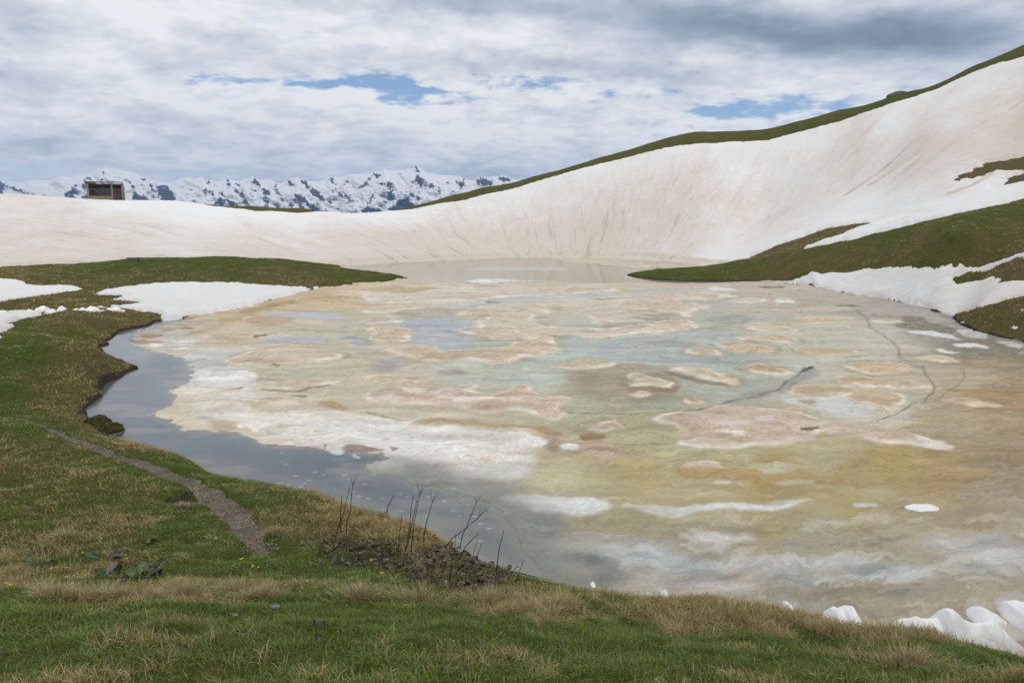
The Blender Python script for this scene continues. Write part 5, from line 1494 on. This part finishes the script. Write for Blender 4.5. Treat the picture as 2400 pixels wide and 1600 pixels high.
M_LEAF = mat_leaf('dock_leaf', (.022, .05, .012), (.095, .14, .05))
M_LEAF2 = mat_leaf('withered_leaf', (.045, .04, .03), (.16, .14, .11))
leaf_lib = [leaf_bm(.15 + .02 * k, .105 + .012 * k, .02 + .006 * k, .3 + .12 * k, k) for k in range(4)]
leaf_me = []
for k, bm in enumerate(leaf_lib):
    me = bpy.data.meshes.new('leaf'); bm.to_mesh(me); bm.free()
    for p in me.polygons: p.use_smooth = True
    me.materials.append(M_LEAF if k < 3 else M_LEAF2); leaf_me.append(me)
for c, cx_, cy_, n, sz, spread, lab in (('R5', 850, 40, 11, .85, .12, 'upper broad-leaved dock plant with a few pale withered leaves'), ('R5', 950, 205, 20, 1.0, .24, 'large dark-green broad-leaved dock plant just above the straw tussocks'),
                                    ('R5', 320, 80, 6, .6, .08, 'small green leafy plant left of the dock plants'), ('R2', 1420, 1230, 6, .6, .07, 'small dark-green leafy plant above the twigs, right of the dock plants')):
    q_ = hits(P(c, [(cx_, cy_)]))[0]
    e = bpy.data.objects.new('dock_plant', None); COL.objects.link(e); e.location = q_; sz *= .68
    tag(e, lab, 'leafy plant', 'broad-leaved plants on the near bank')
    for k in range(n):
        lf = bpy.data.objects.new('leaf', leaf_me[3 if k % 5 == 4 else k % 3]); COL.objects.link(lf); lf.parent = e
        ox, oy = random.uniform(-1, 1) * spread, random.uniform(-.5, .5) * spread
        lf.location = (ox, oy, float(gheight(q_[0] + ox, q_[1] + oy)) - q_[2] + .01)
        lf.rotation_euler = (random.uniform(-.3, .3), random.uniform(-.5, .2), random.uniform(0, 6.28))
        lf.scale = (sz * random.uniform(.7, 1.15),) * 3

# --- withered leaf litter and twigs
lp = np.array(P('R3', [(360, 760), (520, 680), (700, 640), (1000, 730), (1300, 740), (1600, 780), (1900, 900), (2120, 1040), (2100, 1150), (1800, 1110), (1500, 1070), (1200, 1040), (900, 950), (650, 880)]))
lpg = np.array(hits([tuple(p) for p in lp]))[:, :2]
bm = bmesh.new(); cnt = 0
big_bm = bmesh.new()
lo, hi = lpg.min(0), lpg.max(0)
from mathutils import Matrix, Euler
lit_src = [leaf_bm(.085, .055, .018, .8, 20 + k, .0) for k in range(4)]
lit_me = []
for b_ in lit_src:
    me = bpy.data.meshes.new('litter_src'); b_.to_mesh(me); b_.free(); lit_me.append(me)
while cnt < 460:
    x, y_ = RNG.uniform(lo[0], hi[0]), RNG.uniform(lo[1], hi[1])
    sdl = sdf_poly(np.array([x]), np.array([y_]), lpg)[0]
    if sdl < -.05 or RNG.random() > .25 + sdl * 2: continue
    mt = Matrix.Translation((x, y_, float(gheight(x, y_)) + RNG.uniform(.01, .05))) @ Euler((RNG.uniform(-.6, .6), RNG.uniform(-.6, .6), RNG.uniform(0, 6.28))).to_matrix().to_4x4() @ Matrix.Scale(RNG.uniform(.35, 1.1), 4)
    k0 = len(bm.verts)
    bm.from_mesh(lit_me[cnt % 4])
    bm.verts.ensure_lookup_table()
    for v in bm.verts[k0:]: v.co = mt @ v.co
    cnt += 1
for me in lit_me: bpy.data.meshes.remove(me)


def mat_litter():
    m, nt, b = new_mat('dead_leaves')
    pos = wpos(nt)
    n = nt.noise(pos, 11, 4, .6)
    nt.l.new(nt.ramp(n, [(.25, (.034, .025, .018)), (.5, (.105, .080, .058)), (.75, (.25, .205, .155))]), b.inputs['Base Color'])
    b.inputs['Roughness'].default_value = .75
    return m


o = bm_obj('leaf_litter', bm, mat_litter())
tag(o, 'purplish-brown dead leaves heaped under the dead stalks', 'leaf litter', kind='stuff')
bm = bmesh.new()
segs = []
for k in range(120):
    x, y_ = RNG.uniform(lo[0], hi[0]), RNG.uniform(lo[1], hi[1])
    if sdf_poly(np.array([x]), np.array([y_]), lpg)[0] < -.08: continue
    L = RNG.uniform(.12, .55); an = RNG.uniform(-.6, .6) + (math.pi if RNG.random() < .5 else 0)
    pts = []
    for f in (0, .5, 1):
        px_, py_ = x + math.cos(an) * L * f, y_ + math.sin(an) * L * f * .6
        pts.append((px_, py_, float(gheight(px_, py_)) + .02 + .06 * f * RNG.random()))
    tube(bm, pts, [.004, .0035, .002], 4)
for a_, b_ in (((1170, 480), (1220, 470)), ((1290, 1060), (1350, 1020)), ((1100, 1620), (1180, 1580))): pass
for c, a_, b_ in (('R5', (1220, 130), (1255, 220)), ('R5', (1480, 190), (1570, 130)), ('R5', (1290, 215), (1480, 180)), ('R5', (1480, 195), (1800, 165)), ('R5', (1475, 150), (1515, 115)), ('R2', (1625, 1105), (1740, 1220)), ('R2', (1640, 1170), (1620, 1270)), ('R2', (1820, 1160), (1860, 1230)), ('R2', (1280, 1035), (1345, 1010)), ('R2', (880, 970), (910, 1080)), ('R2', (1050, 1405), (1190, 1435)), ('R5', (900, 65), (1010, 90)), ('R3', (570, 790), (705, 675)), ('R3', (720, 680), (860, 750)), ('R3', (1430, 715), (1670, 720)), ('R3', (1240, 735), (1420, 720)), ('R3', (1690, 910), (1980, 1010)), ('R3', (1480, 780), (1530, 730)), ('R3', (690, 960), (750, 940)), ('R3', (470, 940), (530, 870))):
    h_ = hits(P(c, [a_, b_]))
    if abs(h_[0][1] - h_[1][1]) > 3: continue
    mid = (h_[0] + h_[1]) / 2
    tube(bm, [h_[0] + (0, 0, .015), mid + (0, 0, .05), h_[1] + (0, 0, .03)], [.005 * h_[0][1] / 6] * 3, 4)
o = bm_obj('twig_litter', bm, simple_mat('twig', (.12, .09, .065), .8, .5, 20))
tag(o, 'thin broken twigs and straw lying in the grass', 'twigs', kind='stuff')

# --- yellow flowers, blue spikes
M_PETAL = simple_mat('yellow_petal', (.62, .50, .02), .5, .15, 30)
M_STEM = simple_mat('green_stem', (.05, .10, .02), .6, .3, 30)
M_BLUE = simple_mat('blue_petal', (.045, .045, .16), .5, .3, 60)


def flower(q_, k_):
    e = bpy.data.objects.new('yellow_flower', None); COL.objects.link(e); e.location = q_
    bm = bmesh.new(); H_f = .05 * k_
    tube(bm, [(0, 0, -.01), (.004, 0, H_f * .6), (.008, 0, H_f)], .0016 * k_, 4)
    bm_obj('stem', bm, M_STEM, e)
    bm = bmesh.new()
    for j in range(5):
        an = j * 2 * math.pi / 5 + .3
        c_ = Vector((.008 + math.cos(an) * .007 * k_, math.sin(an) * .007 * k_, H_f + .003 * k_))
        t1 = Vector((-math.sin(an), math.cos(an), 0)) * .005 * k_; t2 = Vector((math.cos(an), math.sin(an), .7)) * .006 * k_
        ring = [bm.verts.new(c_ + t1 * math.cos(a_) + t2 * math.sin(a_)) for a_ in [i * math.pi / 3 for i in range(6)]]
        bm.faces.new(ring)
    bm_obj('petals', bm, M_PETAL, e)
    return e


FL = [('R2', [(930, 1225), (760, 1355), (605, 1495), (470, 1500), (1160, 1410)], 'tiny yellow flower around the dock plants on the left of the bank'),
      ('R2', [(2210, 1415), (2225, 1410), (2320, 1470), (2315, 1485), (1980, 1225)], 'tiny yellow flower in the bright green grass just below the gravel path'),
      ('R3', [(905, 885), (935, 880), (985, 990), (1490, 1058)], 'tiny yellow flower at the near edge of the dead leaf litter'),
      ('R3', [(400, 1055), (15, 940)], 'tiny yellow flower in the green dip left of the dead leaf litter'),
      ('R5', [(60, 265), (80, 288), (565, 270), (520, 215), (40, 270)], 'tiny yellow flower among the tussocks at the left of the terrace edge')]
for c, pts, lab in FL:
    for p_ in P(c, pts):
        q_ = hits([p_])[0]
        tag(flower(q_, max(.9, q_[1] / 6.2)), lab, 'flower', 'yellow flowers: ' + lab[12:])
for c, x, y_, lab in (('C3', 1455, 1385, 'frontmost deep-blue flower spike in the short grass at the bottom centre'), ('C3', 1492, 1325, 'blue flower spike just right behind the frontmost one'), ('C3', 1447, 1322, 'blue flower spike just left behind the frontmost one')):
    q_ = hits(P(c, [(x, y_)]))[0]
    e = bpy.data.objects.new('blue_flower', None); COL.objects.link(e); e.location = q_
    tag(e, lab, 'flower', 'blue flower spikes')
    bm = bmesh.new(); tube(bm, [(0, 0, -.01), (.003, 0, .05), (.0, 0, .075)], .0016, 4); bm_obj('stem', bm, M_STEM, e); e.scale = (.7, .7, .7)
    bm = bmesh.new()
    for j in range(16):
        z_ = .035 + .04 * j / 15; an = j * 2.4; r_ = .007 * (1.15 - j / 18)
        bmesh.ops.create_icosphere(bm, subdivisions=1, radius=.0045, matrix=Matrix.Translation((math.cos(an) * r_, math.sin(an) * r_, z_)))
    bm_obj('flower_head', bm, M_BLUE, e)


# --- stones and clods
def rock_obj(name, loc, size, mat, seed, sub=3, flat=.3):
    bm = bmesh.new()
    bmesh.ops.create_icosphere(bm, subdivisions=sub, radius=1)
    co = np.array([v.co for v in bm.verts])
    n1 = fbm(co[:, 0] * 1.3 + seed * 7.1, co[:, 1] * 1.3 + co[:, 2] * .9, 4, seed); n2 = fbm(co[:, 2] * 2.7 + seed, co[:, 0] * 2.2 - co[:, 1] * 1.9, 3, seed + 5)
    for v, a_, b_ in zip(bm.verts, n1, n2):
        v.co *= 1 + .38 * a_ + .16 * b_
        v.co = Vector((v.co.x * size[0], v.co.y * size[1], (max(v.co.z, -flat)) * size[2]))
    o = bm_obj(name, bm, mat); o.location = loc
    return o


M_STONE = simple_mat('weathered_stone', (.13, .12, .10), .85, .4, 4, .2, .05)
M_CLOD = simple_mat('mossy_turf', (.052, .044, .020), .95, .6, 9, .05, .06)
for c, x, y_, s_, lab in (('R2', 915, 140, (.36, .30, .24), 'larger mossy turf clod sitting in the water by the left bank'), ('R2', 1030, 195, (.29, .26, .21), 'smaller mossy turf clod in the water, right of the larger one')):
    p_ = P(c, [(x, y_)])[0]; L_ = lakept(p_)
    o = rock_obj('turf_clod', (L_[0], L_[1], .02), s_, M_CLOD, int(x)); tag(o, lab, 'turf clod', 'turf clods in the water')
q_ = atY(2108, 222, 106.6)
o = rock_obj('boulder', (q_[0], q_[1], q_[2] - .4), (1.6, 1.2, .85), M_STONE, 4); tag(o, 'grey boulder on the grassy ridge line at upper right', 'boulder')
for c, x, y_, s_, lab in (('R5', 2165, 425, (.032, .018, .009), 'flat pale blue-grey stone in the grass at the bottom centre'), ('R5', 1855, 495, (.018, .013, .008), 'small whitish stone in the grass left of the flat stone')):
    q_ = hits(P(c, [(x, y_)]))[0]
    o = rock_obj('stone', q_ + (0, 0, .015), s_, simple_mat('pale_stone', (.17, .175, .18), .7, .2, 20), int(x), 2); tag(o, lab, 'stone')
# pebbles of the path
bm = bmesh.new()
for k in range(900):
    i = random.randrange(len(path_line) - 1); f = random.random()
    c_ = path_line[i] * (1 - f) + path_line[i + 1] * f
    x, y_ = c_[0] + random.gauss(0, .10), c_[1] + random.gauss(0, .10)
    r_ = random.choice((.006, .008, .01, .014)) * (1 if y_ < 12 else 1.3)
    mt = Matrix.Translation((x, y_, float(gheight(x, y_)) + r_ * .2)) @ Euler((random.random() * 3, random.random() * 3, 0)).to_matrix().to_4x4() @ Matrix.Diagonal((r_ * 1.4, r_, r_ * .7, 1))
    bmesh.ops.create_icosphere(bm, subdivisions=1, radius=1, matrix=mt)
o = bm_obj('pebbles', bm, simple_mat('pebble', (.20, .165, .125), .8, .6, 12), smooth=False)
tag(o, 'loose grey pebbles on the gravel path', 'pebbles', kind='stuff')


# ------------------------------------------------------------------ snow lumps
def mat_lump():
    m, nt, b = new_mat('lump_snow')
    pos = wpos(nt)
    n = nt.noise(pos, 2.2, 4, .6); n2 = nt.noise(pos, 25, 4, .7)
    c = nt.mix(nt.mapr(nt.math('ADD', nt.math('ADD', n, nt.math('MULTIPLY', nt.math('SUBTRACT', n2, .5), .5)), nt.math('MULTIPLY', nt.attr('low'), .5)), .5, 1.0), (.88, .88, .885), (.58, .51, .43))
    nt.l.new(c, b.inputs['Base Color']); b.inputs['Roughness'].default_value = .6
    nt.l.new(nt.bump(n2, .3, .012), b.inputs['Normal'])
    return m


M_LUMP = mat_lump()


def snow_ridge(name, prof, Y0, half, base, label, group, power=.62, seed=1):
    if Y0 is None: Y0 = lakept((prof[0][0] * .5 + prof[-1][0] * .5, max(p[1] for p in prof) + (-9 if 'alone' in label else (-4 if ('knob' in label or 'spike' in label or 'cone' in label or 'thumb' in label) else 7))))[1]
    pr = [atY(u, v, Y0) for u, v in prof]
    xs = np.array([p[0] for p in pr]); hs = np.maximum(np.array([p[2] for p in pr]) - base, .01)
    nx = max(40, int(len(prof) * 14)); ny = 28
    X = np.linspace(xs[0], xs[-1], nx)
    # rounded crest line
    k = np.interp(X, xs, hs); ker = np.hanning(9); ker /= ker.sum()
    k = np.convolve(np.pad(k, 4, mode='edge'), ker, 'valid')
    tt = np.linspace(-1, 1, ny)
    endt = np.clip(np.minimum(X - xs[0], xs[-1] - X) / (.25 * (xs[-1] - xs[0]) + .02), 0, 1) ** .8
    XX, TT = np.meshgrid(X, tt)
    hh = k[None] * (1 - np.abs(TT) ** 1.5) ** 1.05
    wd_ = half * 1.25 * (.55 + .45 * endt)[None] * (.75 + .5 * (k / max(k.max(), .01)))[None]
    YY = Y0 + TT * wd_ + .10 * half * fbm(XX * 2, TT * 1.5, 3, seed + 50)
    ZZ = base + hh * (.35 + .65 * endt)[None] + .26 * half * fbm(XX * 2.6, YY * 2.6, 4, seed) * (1 - np.abs(TT) ** 2) + .05 * half * fbm(XX * 11, YY * 11, 3, seed + 7) * (1 - np.abs(TT) ** 2)
    ZZ[0] = base - .12; ZZ[-1] = base - .12; ZZ[:, 0] = base - .12; ZZ[:, -1] = base - .12
    me = raw_mesh(name, np.stack((XX, YY, ZZ), -1).reshape(-1, 3), [grid_faces(ny, nx)])
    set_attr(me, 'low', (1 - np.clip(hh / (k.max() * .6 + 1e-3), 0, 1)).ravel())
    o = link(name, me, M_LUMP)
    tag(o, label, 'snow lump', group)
    return o


G1 = 'snow lumps along the near shore'
for c, prof, Yf, half, lab in (
        ('R6', [(150, 345), (165, 290), (180, 258), (205, 253), (232, 262), (232, 290), (250, 345)], 9.0, .14, 'thumb-shaped snow lump peeking over the brow left of the two-humped lump'),
        ('R6', [(395, 400), (412, 318), (430, 350), (460, 365), (490, 385), (505, 400)], 8.9, .12, 'small pointed snow lump between the thumb-shaped and two-humped lumps'),
        ('R6', [(520, 400), (535, 320), (560, 288), (600, 278), (640, 300), (690, 316), (720, 290), (755, 276), (800, 290), (840, 340), (880, 400)], 8.75, .22, 'two-humped snow lump behind the grassy brow'),
        ('R6', [(1010, 420), (1022, 350), (1040, 290), (1068, 268), (1095, 310), (1130, 365), (1180, 385), (1240, 350), (1350, 362), (1450, 385), (1560, 402), (1600, 350), (1645, 316), (1700, 335), (1780, 395), (1860, 440), (1950, 448), (2040, 430), (2110, 422), (2180, 455), (2260, 520), (2340, 590), (2400, 640)], 8.1, .30, 'long white snow ridge with several peaks along the near shore at lower right'),
        ('R6', [(1880, 330), (1900, 300), (1945, 286), (2000, 300), (2060, 345), (2120, 365), (2200, 400)], 9.3, .25, 'low tan-grey snow lump behind the long snow ridge'),
        ('R6', [(2200, 420), (2250, 350), (2300, 305), (2352, 288), (2420, 280), (2500, 330)], 9.0, .4, 'big white snow lump at the right picture edge behind the long ridge'),
        ('C4', [(340, 1134), (354, 1119), (372, 1110), (388, 1116), (398, 1134)], 9.75, .12, 'small cone of snow at the brow, nearest the dead stalks'),
        ('C4', [(660, 1184), (680, 1168), (698, 1154), (710, 1142), (720, 1156), (728, 1184)], 9.2, .10, 'ragged small snow spike at the brow, second from the dead stalks'),
        ('C4', [(884, 1208), (890, 1186), (897, 1178), (906, 1188), (908, 1208)], 9.15, .09, 'tiny snow knob at the brow right of the ragged spike'),
        ('C4', [(1000, 1210), (1006, 1199), (1018, 1195), (1030, 1201), (1034, 1212)], 9.1, .09, 'tiny flat snow knob at the brow, fourth from the dead stalks'),
        ('C4', [(1790, 768), (1820, 752), (1870, 748), (1900, 752), (1930, 752), (1965, 766), (1995, 784), (2000, 790)], None, .11, 'white hollowed snow lump standing alone on the yellow ice at right')):
    pr = P(c, prof)
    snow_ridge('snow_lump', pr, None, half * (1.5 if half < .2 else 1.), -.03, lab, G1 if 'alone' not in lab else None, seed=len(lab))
G2 = 'snow lumps on the brown turf by the left snow patch'
for prof, half, lab in (
        ([(-40, 700), (0, 655), (30, 652), (60, 690), (70, 700)], .35, 'snow lump at the left picture edge above the lumpy snow patch'),
        ([(60, 705), (110, 670), (140, 658), (180, 675), (190, 705)], .35, 'snow lump above the lumpy patch, second from the left edge'),
        ([(185, 680), (200, 656), (235, 662), (245, 680)], .25, 'small snow lump between two bigger ones above the lumpy patch'),
        ([(232, 685), (245, 650), (265, 640), (295, 660), (300, 685)], .3, 'rounded snow lump left of the longest one'),
        ([(295, 672), (330, 645), (380, 630), (430, 606), (442, 625), (430, 668)], .4, 'longest snow lump, rising to the right, above the lumpy patch'),
        ([(415, 685), (440, 648), (470, 635), (495, 650), (502, 685)], .3, 'snow lump with a dark notch at the right end of the row'),
        ([(538, 662), (545, 630), (570, 618), (592, 632), (592, 662)], .3, 'separate round snow lump alone on the brown turf'),
        ([(655, 652), (700, 632), (760, 612), (772, 635), (720, 655)], .22, 'low snow lump right of the separate round one'),
        ([(715, 658), (800, 640), (830, 618), (880, 628), (938, 632), (910, 660)], .3, 'jagged low snow lump leading towards the large snow patch'),
        ([(892, 604), (920, 612), (985, 622), (970, 632)], .2, 'thin snow strip left of the large snow patch'),
        ([(960, 655), (1000, 628), (1060, 630), (1130, 640), (1120, 655)], .3, 'flat snow lump touching the left tip of the large snow patch')):
    xs_ = sorted(prof)
    q_ = hits(P('R1', [((xs_[0][0] + xs_[-1][0]) / 2, max(p[1] for p in prof))]))[0]
    snow_ridge('snow_lump', P('R1', xs_), q_[1] + half * .5, half, q_[2] - .03, lab, G2, seed=len(lab) + 3)

# ------------------------------------------------------------------ shed on the far ridge
def mat_plank(name, a, b_, sx=14):
    m, nt, b = new_mat(name)
    tc = nt.node('ShaderNodeTexCoord').outputs['Object']
    wv = nt.noise(nt.scalev(tc, sx, sx, .7), 1., 4, .6)
    n = nt.noise(tc, 1.3, 4, .6)
    nt.l.new(nt.ramp(nt.math('ADD', nt.math('MULTIPLY', wv, .6), nt.math('MULTIPLY', n, .4)), [(.3, a), (.68, b_)]), b.inputs['Base Color'])
    b.inputs['Roughness'].default_value = .85
    b.inputs['Specular IOR Level'].default_value = .15
    nt.l.new(nt.bump(wv, .6, .02), b.inputs['Normal'])
    return m


M_GREYW = mat_plank('grey_planks', (.15, .125, .10), (.35, .30, .25))
M_BRNW = mat_plank('brown_planks', (.12, .085, .06), (.27, .20, .145), 7)
M_DARKW = mat_plank('dark_planks', (.085, .075, .066), (.21, .185, .16))
YS = 103.2
sc_ = YS / 1600.
shed_base = atY(251.5, 475.5, YS)
se = bpy.data.objects.new('shed', None); COL.objects.link(se); se.location = shed_base; se.rotation_euler = (0, 0, R(27)); se.scale = (.87, .9, 1)
tag(se, 'weathered open-fronted wooden shed on the snowy ridge before the mountains', 'shed')


def zx(x, y_):   # sheet of the shed front (180,400; .0638 per step) to metres at its front
    return ((180 + x * .0638 - 251.5) * sc_, (475.5 - (400 + y_ * .0638)) * sc_)


def box(bm, x0, x1, y0, y1, z0, z1, jit=0.):
    vs = [bm.verts.new((x, y_, z)) for z in (z0, z1) for (x, y_) in ((x0, y0), (x1, y0), (x1, y1), (x0, y1))]
    for f in ((3, 2, 1, 0), (4, 5, 6, 7), (0, 1, 5, 4), (1, 2, 6, 5), (2, 3, 7, 6), (3, 0, 4, 7)):
        bm.faces.new([vs[i] for i in f])
    return vs


def zbox(name, x0, ytop, x1, ybot, d0, d1, mat, boards=None, label=None, vary=.02):
    bm = bmesh.new()
    a0, t = zx(x0, ytop); a1, b_ = zx(x1, ybot)
    if boards:
        n = max(1, int((a1 - a0) / boards)); wdt = (a1 - a0) / n
        for i in range(n):
            dz_ = random.uniform(-vary, vary); dy2 = random.uniform(0, .012)
            box(bm, a0 + i * wdt + .006, a0 + (i + 1) * wdt - .006, d0 + dy2, d1 + dy2, b_, t + dz_)
    else: box(bm, a0, a1, d0, d1, b_, t)
    o = bm_obj(name, bm, mat, se, smooth=False)
    if label: o['label'] = label
    return o


D = 3.0
FOOT = 1230
zbox('post', 440, 500, 512, FOOT, -.07, .07, M_GREYW)
zbox('post', 1308, 515, 1362, FOOT, -.06, .06, M_GREYW)
zbox('post', 1682, 500, 1742, FOOT, -.07, .07, M_GREYW)
zbox('counter_wall', 514, 945, 1306, FOOT, -.03, .01, M_GREYW, .2)
zbox('header_beam', 436, 484, 1748, 512, -.10, -.072, M_GREYW)
zbox('roof_beam', 385, 440, 1762, 464, -.5, -.38, M_DARKW)
zbox('back_wall', 446, 640, 1740, FOOT, D - .04, D, M_BRNW, .22)
# side walls, boards running up to the sloping roof
for nm, xs_ in (('side_wall', (444, 470)), ('side_wall', (1748, 1772))):
    bm = bmesh.new(); a0 = zx(xs_[0], 0)[0]; a1 = a0 + .05
    nb = 13
    for i in range(nb):
        y0 = .09 + (D - .16) * i / nb; y1 = .09 + (D - .16) * (i + 1) / nb - .012
        zt_ = zx(0, 520)[1] - (zx(0, 500)[1] - zx(0, 650)[1]) * (y0 / D)
        box(bm, a0, a1, y0, y1, zx(0, FOOT)[1], zt_ - random.uniform(.01, .05))
    bm_obj(nm, bm, M_GREYW, se, smooth=False)
# sloping roof: boards over the left part and rear, bare rafters at the right front
bm = bmesh.new()
zf, zr = zx(0, 470)[1], zx(0, 640)[1] + .01
a0, a1 = zx(392, 0)[0], zx(1775, 0)[0]


def roofz(y_): return zf + (zr - zf) * (y_ + .4) / (D + .5)


def slope_box(bm, x0, x1, y0, y1, th):
    vs = []
    for dzz in (0, th):
        for x, y_ in ((x0, y0), (x1, y0), (x1, y1), (x0, y1)):
            vs.append(bm.verts.new((x, y_, roofz(y_) + dzz)))
    for f in ((3, 2, 1, 0), (4, 5, 6, 7), (0, 1, 5, 4), (1, 2, 6, 5), (2, 3, 7, 6), (3, 0, 4, 7)):
        bm.faces.new([vs[i] for i in f])


for i in range(12):
    y0 = -.42 + (D + .6) * i / 12; y1 = y0 + (D + .6) / 12 - random.uniform(.01, .03)
    slope_box(bm, a0 + random.uniform(-.05, .05), (zx(790, 0)[0] if y0 < .55 else a1) + random.uniform(-.15, .05), y0, y1, .035)
bm_obj('roof', bm, M_DARKW, se, smooth=False)
for x in (455, 770, 1030, 1350, 1715):
    bm = bmesh.new(); xa = zx(x, 0)[0]
    slope_box(bm, xa - .05, xa + .05, -.36, D + .1, -.10)
    bm_obj('rafter', bm, M_DARKW, se, smooth=False)
zbox('eave_board', 440, 456, 790, 482, -.372, -.35, M_BRNW)
zbox('inner_frame', 570, 720, 630, 950, D - .07, D - .042, M_DARKW)
zbox('fallen_board', 1360, 1065, 1660, 1100, .4, 1.4, M_GREYW)
# drift lying inside the doorway
# ------------------------------------------------------------------ plank seat on the hump
hb = atY(312, 606.0, 57.3)
pe = bpy.data.objects.new('plank_seat', None); COL.objects.link(pe)
gz_ = float(gheight(hb[0] + 1.5, 57.3))
pe.location = (hb[0], 57.3, hb[2])
tag(pe, 'long dark plank lying across a low block on the crest of the green hump', 'plank seat')
bm = bmesh.new(); box(bm, -.55, 2.6, -.14, .14, .02, .085); bm_obj('plank', bm, M_DARKW, pe, smooth=False)
bm = bmesh.new(); box(bm, -.16, .42, -.16, .16, -.45, .018)
box(bm, -.28, -.2, -.1, .1, -.45, .018)
bm_obj('support_block', bm, M_DARKW, pe, smooth=False)
# twig in the water
L_ = lakept((287, 1020))
bm = bmesh.new(); tube(bm, [(-.16, 0, 0), (0, .01, .05), (.05, 0, .09)], .012, 5); o = bm_obj('stick', bm, M_STALK); o.location = (L_[0], L_[1], 0); tag(o, 'small dark stick poking out of the water near the turf clods', 'stick')
print('done', time.time() - T0)
